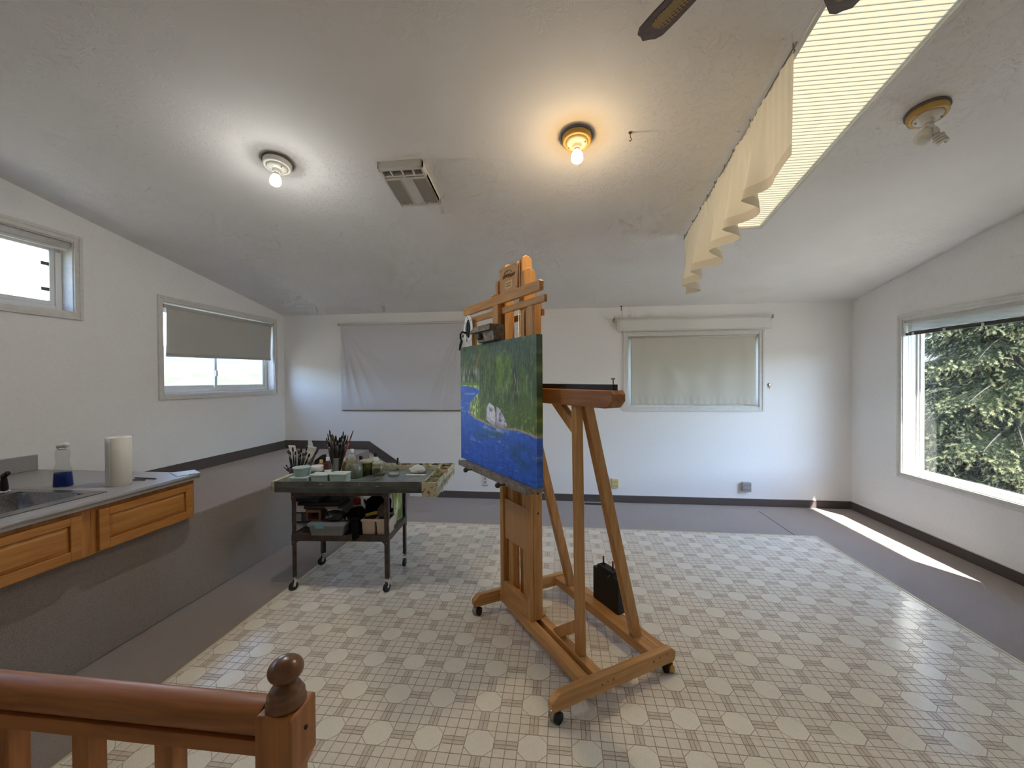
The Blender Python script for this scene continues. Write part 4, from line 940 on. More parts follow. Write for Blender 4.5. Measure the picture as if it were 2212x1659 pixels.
bottle('pump_bottle', 'hazy round shouldered bottle with orange label and white nozzle', 760, 970, .28, .032, [(.95,0),(1,.03),(1,.55),(.92,.66),(.6,.74),(.3,.78),(.3,.84)], M['hazy'], M['white'], (M['orangeprint'],.22,.50), .84)
bottle('solvent_bottle', 'small clear bottle with a black cap behind the jars', 780, 985, .26, .028, [(.95,0),(1,.03),(1,.50),(.8,.68),(.4,.78),(.4,.84)], M['hazy'], M['black'], None, .80)
bottle('glue_bottle', 'white bottle with a red label and dark cap behind the jars', 811.5, 978, .295, .031, SH, M['white'], M['black'], (M['redprint'],.32,.56), .80)
bottle('dropper_bottle', 'tiny brown dropper bottle on the tray back trough', 859, 989, .40, .016, [(.95,0),(1,.05),(.95,.5),(.5,.66),(.45,.74)], M['brownglass'], M['black'], None, .70)
bottle('pill_bottle', 'little white capped bottle between brush can and jars', 743, 988, .22, .012, [(.95,0),(1,.04),(1,.8),(.8,.86)], M['white'], M['white'], None, .84)
# jars
def jar(label, px0, px1, pyt, pyb, bm, lidm=None, fill=None, scribble=False, e=None):
    px = (px0+px1)/2
    if e is None: x, e = base_at(px, pyb)
    rad = (tl(px1,pyb,e)[0]-tl(px0,pyb,e)[0])/2
    x = tl(px,pyb,e)[0]; e += rad*.55; zt = tl(px,pyt,e)[2]; h_ = zt-BZ
    r = put('glass_jar', label, 'jar', x, e)
    MB().lathe([(rad*.88,0),(rad,.008),(rad,h_*.72),(rad*.90,h_*.82),(rad*.90,h_),(rad*.82,h_),(rad*.82,h_*.83),(rad*.93,h_*.70),(rad*.93,.010),(.0001,.010)], 30).build('glass', bm, r)
    if fill: MB().lathe([(.0001,.012),(rad*.90,.012),(rad*.90,h_*fill[1]),(.0001,h_*fill[1])], 26).build('contents', fill[0], r)
    if lidm: MB().lathe([(rad*.97,h_*.86),(rad*.99,h_*.88),(rad*.99,h_+.004),(rad*.93,h_+.008),(.0001,h_+.008)], 30).build('lid', lidm, r)
    if scribble:
        mb = MB()
        for k in range(4):
            mb.tube([(rad*1.01*math.sin(t), -rad*1.01*math.cos(t), h_*(.28+.11*k)+.016*t+.005*math.sin(t*5+k)) for t in [-.7+.12*i for i in range(12)]], .0026, 5)
        mb.build('marker_scrawl', M['black'], r)
    return r
M['jargrey'] = mat('murky_grey_jar', rgb(122,126,112), .25, noise=(20, rgb(100,102,84), .4, .65)); M['jarbeige'] = mat('cloudy_beige_jar', rgb(164,158,128), .3, noise=(18, rgb(132,126,92), .4, .65))
M['jarolive'] = mat('olive_jar', rgb(92,92,40), .25, noise=(22, rgb(58,56,26), .4, .65)); M['lidpale'] = mat('pale_lid', rgb(176,172,140), .45)
jar('largest murky grey jar, open topped, in front of the other jars', 752.5, 780, 999, 1033, M['jargrey'])
jar('cloudy beige jar beside the brush can', 737, 762, 996, 1026, M['jarbeige'], None, e=.16)
jar('olive jar with a pale lid behind the other jars', 777.5, 804, 995, 1025, M['jarolive'], M['lidpale'], e=.15)
jar('yellowish jar with dark marker scrawl', 802.5, 827, 1000, 1027.5, M['jarbeige'], M['lidpale'], scribble=True)
x, e = base_at(850.5, 1027); r = put('jar_lid', 'flat grey tin lid lying on the palette', 'lid', x, e)
MB().lathe([(.044,0),(.045,.002),(.045,.018),(.042,.022),(.036,.022),(.034,.019),(.0001,.019)], 30).build('rim', M['greyplastic'], r)
MB().lathe([(.0455,.006),(.0455,.009)], 30).build('ridge', M['cartmetal'], r)
x, e = base_at(902, 1022); r = put('paper_tissue', 'crumpled white tissue mounded on the palette', 'tissue', x, e)
mb = MB().sphere((0,0,0), 1.0, 28, 18); rb = random.Random(5); vs = []
for v in mb.v:
    n_ = .95+.10*math.sin(v.x*5+v.y*3)*math.sin(v.z*6+v.y*4+1)+.05*math.sin(v.x*11+v.z*9)
    s_ = 1-.45*max(0,v.z); vs.append(Vector((v.x*.072*s_*n_, v.y*.05*s_*n_, max(0,(v.z*.5+.42))*.075*(.85+.25*n_))))
mb.v = vs; mb.build('paper', M['paper'], r)
box(-.085,.085,-.09,-.045,0,.003).build('flattened_edge', M['paper'], r)
# brush can with brushes
x, e = tl(727,1005,.12)[0], .12
can = put('brush_can', 'straight grey metal can crammed with dark brushes', 'can', x, e)
rad = .033; hc = tl(727,989,e)[2]-BZ
MB().lathe([(rad,0),(rad,hc*.04),(rad*.98,hc*.06),(rad*.98,hc*.95),(rad*1.02,hc*.97),(rad*1.02,hc),(rad*.94,hc),(rad*.94,.004),(.0001,.004)], 28).build('can_wall', mat('galvanised_can', rgb(158,158,154), .42, .35), can)
M['handle_dk'] = mat('dark_brush_handle', rgb(48,42,36), .45); M['handle_or'] = mat('orange_brush_handle', rgb(178,88,46), .4); M['bristle'] = mat('stiff_bristle', rgb(78,68,48), .85); M['bristle_dk'] = mat('dark_bristle', rgb(34,30,28), .85); M['ferrule'] = mat('brush_ferrule', rgb(150,146,138), .3, .8)
def brush(label, p0, p1, kind, hm, group=None, flat=.012):
    """p0 foot, p1 tip in world space; the head points up"""
    p0, p1 = Vector(p0), Vector(p1); r = thing('paint_brush', label, 'brush', p0, 0, group); d = p1-p0; L_ = d.length; u = d/L_
    q = lambda t: u*(L_*t)
    MB().tube([q(0),q(.25),q(.62),q(.74)], [.0030,.0052,.0066,.0048], 7).build('handle', hm, r)
    MB().tube([q(.73),q(.84)], [.0050,.0062], 8).build('ferrule', M['ferrule'] if kind != 2 else hm, r)
    s_ = u.cross(Vector((0.3,1,0))).normalized()
    hd_ = MB().tube([q(.84),q(.90),q(.96),q(1.0)], [.0062,flat*.72,flat*.66,.003], 8); hd_.build('bristles', M['bristle'] if kind == 0 else M['bristle_dk'], r)
    return r
rb = random.Random(21); cpos = tw(x, e, BZ)
tips = [(712,929,1,.008),(708,937,1,.006),(705,946,0,.010),(717,938,0,.020),(725,941,1,.014),(734,944,1,.012),(742,932,1,.008),(746,939,1,.014),(738,941,1,.011),(729,950,1,.012),(722,953,0,.014),(714,948,1,.013),(709,953,1,.011),(719,946,0,.018),(732,954,1,.013),(750,947,1,.007),(735,958,1,.013),(711,960,1,.012),(741,952,1,.010),(727,957,0,.015)]
for k,(px,py,kind,fl) in enumerate(tips):
    ee = e+((k*7)%20-9.5)*.0042; t = tl(px,py,ee); bx_ = max(-.024,min(.024,(t[0]-x)*.30)); by_ = max(-.020,min(.020,(ee-e)*.45))
    brush('dark handled brush crammed in the grey metal can', cpos+_ex*bx_+_ey*by_+Vector((0,0,.006)), tw(*t), kind, M['handle_dk'], 'dark brushes in the metal can', fl)
for k,(px,py) in enumerate(((763,930),(752,941))):
    t = tl(px,py,e+.02*k)
    brush('slim orange handled brush leaning out of the can', cpos+Vector((.012+.006*k,-.012+.01*k,.006)), tw(*t), 2, M['handle_or'], 'orange brushes in the metal can', .005)
# low caddy of old brushes and palette knives by the cream end rail
cx, ce = tl(640,1015,.12)[0], .12
cad = put('brush_caddy', 'low dark pot of old palette knives and worn brushes', 'pot', cx, ce)
MB().lathe([(.048,0),(.052,.004),(.055,.075),(.051,.075),(.048,.006),(.0001,.006)], 24).build('pot', M['handle_dk'], cad)
cw_ = tw(cx, ce, BZ)
for k,(px,py,kind,fl) in enumerate(((623,972,0,.016),(632,966,1,.010),(626,976,1,.013),(646,972,0,.016),(651,969,1,.012),(656,978,0,.015),(664,963,1,.007),(669,980,1,.013),(662,976,0,.015),(649,980,1,.011),(638,975,1,.010),(618,1004,1,.008),(613,1009,1,.004))):
    ee = ce+((k*5)%13-6)*.008; t = tl(px,py,ee); bx_ = max(-.036,min(.036,(t[0]-cx)*.45)); by_ = max(-.026,min(.026,(ee-ce)*.5))
    brush('worn brush standing in the low dark pot', cw_+_ex*bx_+_ey*by_+Vector((0,0,.008)), tw(*t), kind, M['handle_dk'], 'worn brushes in the low pot', fl)
for k,(pa_,pb_) in enumerate((((690,965),(672,1000)),((686,970),(668,1002)))):
    p0, p1 = tw(*tl(*pb_,ce+.02+.03*k)), tw(*tl(*pa_,ce+.05+.03*k)); r = thing('palette_knife', 'long flat palette knife leaning out of the low pot', 'palette knife', p0, 0, 'palette knives in the low pot')
    d = p1-p0; MB().bar((0,0,0), d*.55, .006, .016, (0,1,0)).build('blade', M['steel'], r); MB().tube([d*.5,d*.75,d], [.005,.007,.006], 8).build('handle', M['handle_dk'], r)
# papers and a plastic bag stuck behind the pot
def sheet(label, pxs, e, mt, name='paper_sheet', cat='paper'):
    pts = [tl(px,py,e) for px,py in pxs]; c0 = tw(*pts[-1]); r = thing(name, label, cat, c0)
    P_ = [tw(*p)-c0 for p in pts]
    def f(u,v):
        a = P_[0].lerp(P_[1],u); b = P_[3].lerp(P_[2],u); p = a.lerp(b,v); return p + Vector((0,.010*math.sin(u*3.1)*(1-v)+.004*math.sin(v*7),0))
    MB().grid(f, 10, 10).build('leaf', mt, r, fix=False, solid=.0006); return r
sheet('small white paper slip standing behind the worn brushes', ((622.5,962),(638,963),(640,1000),(626,1000)), .20, M['paper'])
sheet('cream paper card leaning behind the palette knives', ((662,963),(684,966),(672,1003),(656,1000)), .24, mat('cream_card', rgb(206,202,188), .7))
p0 = tl(661,990,.22); r = thing('plastic_bag', 'crumpled clear plastic bag bulging behind the worn brushes', 'bag', tw(p0[0],.29,BZ))
zt = tl(661,950,.29)[2]-BZ
mb = MB().sphere((0,0,0), 1, 20, 14); mb.v = [Vector((v.x*(.034+.008*math.sin(v.z*9+v.y*5))*(1-.2*v.z), v.y*.022*(1+.2*math.sin(v.x*8)), zt*(.5+.5*v.z)*(1+.05*math.sin(v.x*7+v.y*9)))) for v in mb.v]
mb.build('film', mat('milky_film', rgb(206,212,218), .25, trans=.25), r)
p0 = tl(690,1003,.16); r = put('folded_rag', 'stiff dark folded rag beside the palette knives', 'rag', p0[0], .17)
zt = tl(696,981,.17)[2]-BZ
MB().prism([(-.045,0),(.04,0),(.052,zt*.55),(.05,zt),(.02,zt*.96),(-.038,zt*.72),(-.052,zt*.4)], -.014, .014, 'y').build('cloth', mat('dark_rag', rgb(60,50,40), .9, noise=(30, rgb(40,32,26), .4, .6)), r, bevel=.004)
r = put('stone_dish', 'pale shallow dome lying between rag and blue band tub', 'dish', tl(672,1004,.08)[0], .08)
MB().lathe([(.045,0),(.044,.03),(.036,.05),(.02,.062),(.0001,.066)], 22).build('dome', M['lidpale'], r)

# ---- things on the lower shelf
SZ = .4270
def sput(name, label, cat, x, e, z=SZ, rz=0, group=None): return thing(name, label, cat, tw(x,e,z), TA+rz, group)
# clear bin with teal latch
e = -.15; x0,_,zt = tl(660,1133,e-.115); x1 = tl(743,1133,e-.115)[0]; zb_ = .431
r = sput('storage_bin', 'shallow clear plastic bin with a teal latch', 'bin', (x0+x1)/2, e, .4305); w = x1-x0; h_ = zt-.4305
M['binclear'] = mat('cloudy_clear_plastic', rgb(150,154,160), .3, trans=.35)
taper(w*.84,.19,w*.93,.21,.02,0,h_-.016).build('tub', M['binclear'], r); taper(w,.23,w*.99,.225,.022,h_-.018,h_).build('lid', M['binclear'], r, bevel=.003)
lx = tl(690,1140,e-.11)[0]-(x0+x1)/2; box(lx-.035,lx+.035,-.122,-.112,h_-.030,h_+.003).build('latch', mat('teal_latch', rgb(106,160,160), .4), r, bevel=.002)
# support block under the bin so that its base shows above the rim
box(-w*.36,w*.36,-.070,.085,-.0033,0).build('foot', M['binclear'], r)
# cartons at the left end
e = .02
def sbox(name, label, cat, px0, px1, pyt, pyb, e, dep, mt, z=None, extra=None):
    x0,_,zt = tl(px0,pyt,e-dep/2); x1 = tl(px1,pyt,e-dep/2)[0]; zb = tl(px0,pyb,e-dep/2)[2] if z is None else z
    r = sput(name, label, cat, (x0+x1)/2, e, zb); box(-(x1-x0)/2,(x1-x0)/2,-dep/2,dep/2,0,zt-zb).build('carton', mt, r, bevel=.002); return r, x1-x0, zt-zb
r, w, h_ = sbox('green_carton', 'green and white carton at the shelf end under a navy carton', 'box', 630, 676, 1129, 1149, .03, .16, mat('green_card', rgb(20,104,78), .6), z=SZ)
box(-w/2-.001,w/2+.001,-.0815,-.079,h_-.014,h_-.008).build('white_stripe', M['paper'], r); box(-w/2-.001,w/2+.001,-.0815,-.079,.004,.010).build('white_stripe', M['paper'], r)
zz = SZ+h_
r, w, h2 = sbox('navy_carton', 'navy carton with pale picture panels on the green carton', 'box', 630, 674, 1107, 1129, .03, .15, mat('navy_card', rgb(38,38,62), .6), z=zz+.0005)
box(-w*.30,-w*.02,-.0765,-.074,h2*.12,h2*.9).build('picture_panel', M['greyplastic'], r); box(w*.05,w*.40,-.0765,-.074,h2*.12,h2*.9).build('picture_panel', mat('mauve_print', rgb(86,80,120), .6), r)
zz += h2
r, w, h3 = sbox('white_carton', 'plain white carton on top of the navy carton', 'box', 632, 672, 1094, 1106, .03, .14, M['paper'], z=zz+.001)
zz += h3+.001
# wooden frame standing on the clear bin
zf = tl(668,1131,-.12)[2]; e = -.13
x0,_,zt = tl(667,1097,e); x1 = tl(700,1097,e)[0]
zf = tl(660,1133,-.265)[2]+.0006
r = sput('wooden_box', 'open fronted little wooden box standing on the clear bin', 'box', (x0+x1)/2, e, zf); w = x1-x0; h_ = zt-zf; wd = wood('pale_box_wood', rgb(134,100,70), rgb(112,82,56), .6, 5)
for q in ((-w/2,-w/2+.02,0,h_),(w/2-.02,w/2,0,h_),(-w/2,w/2,h_-.022,h_),(-w/2,w/2,0,.010)): box(q[0],q[1],-.05,.05,q[2],q[3]).build('board', wd, r, bevel=.002)
box(-w/2,w/2,.045,.05,0,h_).build('back', M['gap'], r)
# dark flat trays piled on top
zp = zf+h_
for k,(px0,px1,py,dx,tlt) in enumerate(((664,742,1092,.0,.03),(650,738,1083,.01,.05),(640,700,1076,-.01,-.10))):
    a0 = tl(px0,py,-.10)[0]; a1 = tl(px1,py,-.10)[0]
    r = sput('flat_tray', ('dirty clear palette box lying on the wooden box','black flat tray second in the pile on the wooden box','black folder lying topmost on the tray pile')[k], 'tray', (a0+a1)/2, -.06, zp+.001+.026*k, rz=tlt)
    w = a1-a0; taper(w,.20,w,.20,.012,0,.022).build('pan', M['black'] if k else mat('murky_box', rgb(58,58,56), .35, noise=(22, rgb(38,38,38), .4, .6)), r, bevel=.002)
    if k == 0: box(w*.1,w*.42,-.104,-.098,.004,.018).build('metal_edge', M['nickel'], r)
    else: box(-w/2+.02,w/2-.02,-.08,.08,.022,.024).build('panel', M['handle_dk'], r)
# black bags and camera gear: soft lumps
def lump(name, label, cat, px0, px1, py0, py1, e, dep, mt, seed, z=SZ, amp=.16):
    x0,_,zt = tl(px0,py0,e); x1 = tl(px1,py1,e)[0]; r = sput(name, label, cat, (x0+x1)/2, e, z); w = (x1-x0)/2; h_ = zt-z
    rg = random.Random(seed); ph = [rg.uniform(0,6) for _ in range(6)]
    mb = MB().sphere((0,0,0), 1, 24, 16); vs = []
    for v in mb.v:
        n_ = 1+amp*(math.sin(v.x*4+ph[0])*math.sin(v.z*5+ph[1])+.6*math.sin(v.y*7+ph[2])*math.sin(v.x*6+ph[3]))
        sx = math.copysign(abs(v.x)**.7, v.x); sy = math.copysign(abs(v.y)**.7, v.y); sz = math.copysign(abs(v.z)**.7, v.z)
        vs.append(Vector((sx*w*n_, sy*dep/2*n_, max(0,(sz*.5+.5)*h_*min(n_,1.05)))))
    mb.v = vs; mb.build('body', mt, r); return r, w, h_
r,w,h_ = lump('camera_bag', 'black lumpy camera bag slumped in the middle of the shelf', 'bag', 751, 790, 1098, 1150, -.075, .15, M['blackcloth'], 3)
MB().tube([(-w*.6,-.08,h_*.6),(-w*.2,-.12,h_*.8),(w*.3,-.12,h_*.55),(w*.8,-.10,h_*.2)], .010, 8).build('strap', M['blackcloth'], r)
MB().sphere((-w*.35,-.115,h_*.72), (.012,.006,.014), 12, 8).build('buckle', M['nickel'], r)
r,w,h_ = lump('power_tool', 'dark grey tool and cord tangle on the clear bin lid', 'tool', 703, 742, 1104, 1131, -.16, .10, mat('gunmetal_plastic', rgb(44,44,46), .4), 9, z=zf)
for k in range(3): MB().tube([(-w*.9+.02*k,-.05,h_*.3),(-w*.2,-.062,h_*(.5+.15*k)),(w*.5,-.055,h_*.45),(w*1.1,-.05,h_*.7)], .005, 7).build('cord', M['black'], r)
MB().bar((-w*.5,-.055,h_*.55),(w*.1,-.06,h_*.75),.014,.012).build('metal_bar', M['nickel'], r)
r,w,h_ = lump('black_satchel', 'tall black bag at the shelf end behind the beige caddy', 'bag', 792, 846, 1072, 1150, .11, .17, M['blackcloth'], 5, amp=.08)
MB().tube([(-w*.9,-.08,h_*.98),(-w*.6,-.09,h_*.72)], .009, 8).build('handle_rod', M['handle_dk'], r)
# white jug with red cap at the back
e = .170; x,_,zt = tl(762,1066,e); r = sput('white_jug', 'tall white plastic jug standing at the back of the shelf', 'jug', x, e); h_ = zt-SZ
taper(.17,.11,.16,.10,.03,0,h_*.98).build('body', M['white'], r, bevel=.01)
r = sput('red_cap_bottle', 'white bottle with a bright red cap in front of the jug', 'bottle', tl(772,1080,.075)[0], .075); h_ = tl(772,1075,.075)[2]-SZ
MB().lathe([(.036,0),(.038,.01),(.038,h_*.62),(.030,h_*.72),(.026,h_*.74)], 22).build('body', M['white'], r)
MB().lathe([(.027,h_*.74),(.028,h_*.76),(.028,h_*.95),(.020,h_),(.0001,h_)], 22).build('cap', mat('red_cap', rgb(176,24,24), .4), r)
# beige caddy with two bays
e = -.17; x0,_,zt = tl(779,1123,e-.05); x1 = tl(842,1123,e-.05)[0]; zb_ = .4305
r = sput('tool_caddy', 'beige two bay plastic tool caddy at the front of the shelf', 'caddy', (x0+x1)/2, e+.02, SZ); w = x1-x0; h_ = zt-SZ
M['beige'] = mat('beige_plastic', rgb(196,178,156), .5)
for k,sg in enumerate((-1,1)):
    bay = taper(w*.42,.12,w*.47,.14,.010,.0,h_).xf(Matrix.Translation((sg*w*.25,0,0))).build('bay', M['beige'], r, bevel=.003)
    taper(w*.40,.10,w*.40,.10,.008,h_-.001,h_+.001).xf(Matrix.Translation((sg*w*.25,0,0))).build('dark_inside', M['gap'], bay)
box(-w*.5,w*.5,-.072,-.062,h_-.012,h_+.002).build('rim', M['beige'], r, bevel=.002)
zc_ = SZ+h_
x = tl(800,1116,e)[0]; r = sput('yellow_cutter', 'yellow plastic cutter lying across the beige caddy', 'tool', x, e+.02, zc_+.012)
MB().bar((-.045,0,0),(.045,.01,.022),.020,.022).build('grip', mat('yellow_plastic', rgb(190,164,30), .45), r, bevel=.005); MB().bar((.04,.01,.02),(.075,.012,.03),.010,.006).build('blade', M['steel'], r)
x = tl(827,1120,e)[0]; r = sput('work_glove', 'stiff grey brown work glove standing in the beige caddy', 'glove', x, e+.02, zc_+.002); h_ = tl(827,1089,e)[2]-zc_
gm = mat('glove_canvas', rgb(116,104,90), .85, noise=(30, rgb(88,78,68), .4, .65))
mb = MB().sphere((0,0,0), 1, 20, 14); mb.v = [Vector((v.x*.046*(1-.35*max(0,v.z))*(1+.08*math.sin(v.z*9)), v.y*.034*(1-.3*max(0,v.z)), (v.z*.5+.5)*h_*(1+.06*math.sin(v.x*60)))) for v in mb.v]; mb.build('palm', gm, r)
for k in range(3): MB().tube([(-.020+.018*k,-.026,h_*.12),(-.016+.016*k,-.030,h_*.55),(-.010+.012*k,-.016,h_*.98)], [.006,.007,.004], 7).build('fold', gm, r)
# black strap hanging over the shelf front
x0 = tl(757,1125,-.236)[0]; x1 = tl(776,1125,-.236)[0]
r = sput('black_apron', 'black apron tongue hanging over the shelf rim', 'apron', (x0+x1)/2, -.20, SZ); w = (x1-x0)/2
zt, zl = tl(768,1118,-.2)[2]-SZ, tl(766,1168,-.24)[2]-SZ
MB().prism([(-w,zt),(w*.9,zt),(w,.03),(w*.9,zl+.025),(.0,zl),(-w*.55,zl+.005),(-w*.7,.04)], -.046, -.036, 'y').build('cloth', M['blackcloth'], r, bevel=.002)
MB().prism([(-w,zt-.01),(w*.9,zt-.01),(w*.9,zt),(-w,zt)], -.046, .06, 'y').build('fold', M['blackcloth'], r)
# green bag and second caddy at the right end
r = sput('green_bag', 'lime green and white bag at the right end of the shelf', 'bag', .352, .03, SZ)
h_ = .30; gb = mat('lime_film', rgb(168,178,92), .5, noise=(9, rgb(96,112,48), .42, .6))
MB().grid(lambda u,v: (.012*math.sin(u*5+v*3)-.010*v, -.10+.24*u, .008+h_*(1-v)*(1-.25*abs(u-.45))), 14, 12).build('film', gb, r, fix=False, solid=.004)
MB().grid(lambda u,v: (-.020+.006*math.sin(u*4), .01+.17*u, .06+(h_-.03)*(1-v)), 8, 8).build('white_panel', M['paper'], r, fix=False, solid=.002)
r = sput('small_caddy', 'little beige caddy end standing beside the green bag', 'caddy', .322, -.015, SZ)
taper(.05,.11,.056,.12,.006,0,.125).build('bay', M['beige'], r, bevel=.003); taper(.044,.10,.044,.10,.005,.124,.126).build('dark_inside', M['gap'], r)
# ================================================================ counter on the platform
CX, CYE, CZ = -2.574, 2.652, .945            # front edge x, far end y, top z
NY = 0.9                                       # near end, out of view
ct = thing('countertop', 'grey laminate worktop with a steel sink cut into it', 'worktop', (-3.25, 1.8, CZ))
SX0, SX1, SY0, SY1 = -3.36, -2.695, 1.33, 2.135   # sink cut-out
ox, oy = -3.25, 1.8
def cb(x0,x1,y0,y1,z0,z1): return MB().box(x0-ox,x1-ox,y0-oy,y1-oy,z0-CZ,z1-CZ)
top = cb(XL,SX0,NY,CYE,CZ-.038,CZ)
for q in ((SX1,CX,NY,CYE),(SX0,SX1,NY,SY0),(SX0,SX1,SY1,CYE)): t = cb(*q,CZ-.038,CZ); top.add(t.v,t.f)
top.build('deck', M['laminate'], ct)
MB().tube([(CX-ox-.006,NY-oy,-.012),(CX-ox-.006,CYE-oy,-.012)], .0125, 12).build('rolled_edge', M['laminate'], ct)
cb(XL,XL+.02,NY,CYE-.012,CZ,CZ+.115).build('backsplash', M['laminate'], ct, bevel=.005)
cf_ = -2.602                                   # cabinet front plane
for k,(y0,y1,lb) in enumerate(((1.985,2.632,'oak cabinet with one panelled drawer front at the free counter end'),(1.10,1.984,'oak cabinet with a panelled false front below the sink'))):
    cbn = thing('oak_cabinet', lb, 'cabinet', (cf_, (y0+y1)/2, PLZ), 0); w = (y1-y0)/2; h_ = CZ-.039-PLZ; zb_ = .0
    for q in ((-.90,-.0205,-w,w,0,.018),(-.90,-.882,-w,w,.018,h_)): box(*q).build('carcass_panel', M['oak_z'], cbn)
    box(-.882,-.0205,w-.018,w,.018,h_ if k == 0 else .06).build('carcass_panel', M['oak_z'], cbn)
    box(-.882,-.0205,-w,-w+.018,.018,.06 if k == 0 else h_).build('carcass_panel', M['oak_z'], cbn)
    fr = [(-w,-w+.045,0,h_),(w-.045,w,0,h_),(-w+.045,w-.045,h_-.03,h_),(-w+.045,w-.045,0,.025)]
    for q in fr: box(-.0201,0,q[0],q[1],q[2],q[3]).build('face_frame', M['oak_z'], cbn, bevel=.001)
    box(-.0195,-.010,-w+.04,w-.04,.02,h_-.026).build('gap_shadow', M['gap'], cbn)
    d0,d1,e0,e1 = -w+.028,w-.028 if k == 0 else w-.055,.010,h_-.026
    dr = MB(); rw = .052
    for q in ((d0,d0+rw,e0,e1),(d1-rw,d1,e0,e1),(d0+rw,d1-rw,e0,e0+rw),(d0+rw,d1-rw,e1-rw*.8,e1)): dr.box(.0005,.020,q[0],q[1],q[2],q[3])
    do = dr.build('drawer_front', M['oak'], cbn, bevel=.003)
    a0,a1,b0,b1 = d0+rw,d1-rw,e0+rw,e1-rw*.8; g = .022
    pm = MB(); pm.add([(.006,a0,b0),(.006,a1,b0),(.006,a1,b1),(.006,a0,b1),(.017,a0+g,b0+g),(.017,a1-g,b0+g),(.017,a1-g,b1-g),(.017,a0+g,b1-g)], [(4,5,6,7),(0,1,5,4),(1,2,6,5),(2,3,7,6),(3,0,4,7),(0,3,2,1)])
    pm.build('raised_panel', M['oak'], do)
# sink
sk = thing('kitchen_sink', 'stainless steel sink let into the grey worktop', 'sink', (-3.03, 1.73, CZ))
def sb(x0,x1,y0,y1,z0,z1): return MB().box(x0+3.03,x1+3.03,y0-1.73,y1-1.73,z0,z1)
rim = sb(SX0-.006,-3.215,SY0-.006,SY1+.006,0,.005)
for q in ((-2.765,SX1+.006,SY0-.006,SY1+.006),(-3.215,-2.765,SY0-.006,SY0+.05),(-3.215,-2.765,SY1-.055,SY1+.006)): t = sb(*q,0,.005); rim.add(t.v,t.f)
rim.build('rim', M['steel'], sk, bevel=.002)
a, b_ = rrect(.45,.70,.07,6), rrect(.39,.62,.08,6); n = len(a); cy_ = (SY0+.05+SY1-.055)/2-1.73
MB().add([(x+.04,y+cy_,.003) for x,y in a]+[(x+.04,y+cy_,-.15) for x,y in b_]+[(x*.2+.04,y*.2+cy_,-.17) for x,y in b_], [(i,(i+1)%n,(i+1)%n+n,i+n) for i in range(n)]+[(i+n,(i+1)%n+n,(i+1)%n+2*n,i+2*n) for i in range(n)]+[tuple(2*n+i for i in range(n))], True).build('basin', M['steel'], sk, fix=False, solid=.002)
MB().lathe([(.04,-.168),(.035,-.164),(.01,-.166)], 20, (.04,cy_,0)).build('drain', M['chrome'], sk)
p = gz(9, 1064, CZ+.005); r = thing('sink_sprayer', 'black pull out sprayer standing on the sink rim', 'sprayer', p)
MB().lathe([(.026,0),(.027,.005),(.022,.012),(.014,.014)], 18).build('escutcheon', M['chrome'], r)
MB().lathe([(.017,.012),(.019,.03),(.016,.062),(.013,.085),(.014,.10),(.010,.108),(.0001,.110)], 16).build('body', M['black'], r)
MB().tube([(-.018,.006,.088),(0,0,.100),(.025,-.006,.108),(.042,-.010,.118)], [.012,.014,.012,.013], 12).build('head', M['black'], r)
# window cleaner
p = gz(136.5, 1051, CZ); r = thing('spray_bottle', 'clear bottle half full of blue cleaner with a white spout', 'bottle', p, .35)
def sec(w,d): return rrect(w,d,min(w,d)*.35,3)
def loft(secs, zs):
    n = len(secs[0]); m = MB(); vs = [(x,y,z) for s_,z in zip(secs,zs) for x,y in s_]
    m.add(vs, [(k*n+i,k*n+(i+1)%n,(k+1)*n+(i+1)%n,(k+1)*n+i) for k in range(len(secs)-1) for i in range(n)]+[tuple(range(n-1,-1,-1)),tuple((len(secs)-1)*n+i for i in range(n))], True); return m
loft([sec(.092,.055),sec(.094,.057),sec(.086,.052),sec(.078,.048),sec(.062,.042),sec(.056,.036),sec(.066,.040),sec(.066,.040),sec(.05,.036)], [0,.01,.08,.11,.135,.16,.195,.225,.235]).build('bottle_shell', M['clear'], r)
loft([sec(.088,.051),sec(.090,.053),sec(.083,.049),sec(.079,.046)], [.004,.012,.075,.092]).build('blue_liquid', mat('blue_cleaner', rgb(10,40,120), .15), r)
MB().lathe([(.018,.232),(.018,.245)], 16).build('neck', M['white'], r)
MB().tube([(-.022,0,.248),(-.005,0,.254),(.018,0,.262),(.03,0,.262)], [.015,.018,.017,.013], 12).build('spout', M['white'], r)
# paper towel roll
p = gz(257.5, 1047, CZ); r = thing('paper_towel_roll', 'upright white roll of paper towel at the counter edge', 'paper towel', p)
rt_, ht = .0635, .305
MB().lathe([(.020,.002),(.021,0),(rt_-.002,0),(rt_,.003),(rt_,ht-.003),(rt_-.002,ht),(.021,ht),(.020,ht-.002),(.020,.002)], 44).build('roll', mat('paper_towel', rgb(226,224,216), .9, spec=.1, bump=(70,.35,.004)), r)
MB().lathe([(.0202,.004),(.0202,ht-.006),(.0185,ht-.006),(.0185,.004)], 24).build('core', mat('cardboard', rgb(120,104,84), .9), r)
MB().grid(lambda u,v: (rt_*1.004*math.cos(-1.9+.5*u)*(1+.012*u), rt_*1.004*math.sin(-1.9+.5*u)*(1+.012*u), .003+(ht-.006)*v), 8, 6).build('loose_sheet', M['paper'], r, fix=False, solid=.0008)
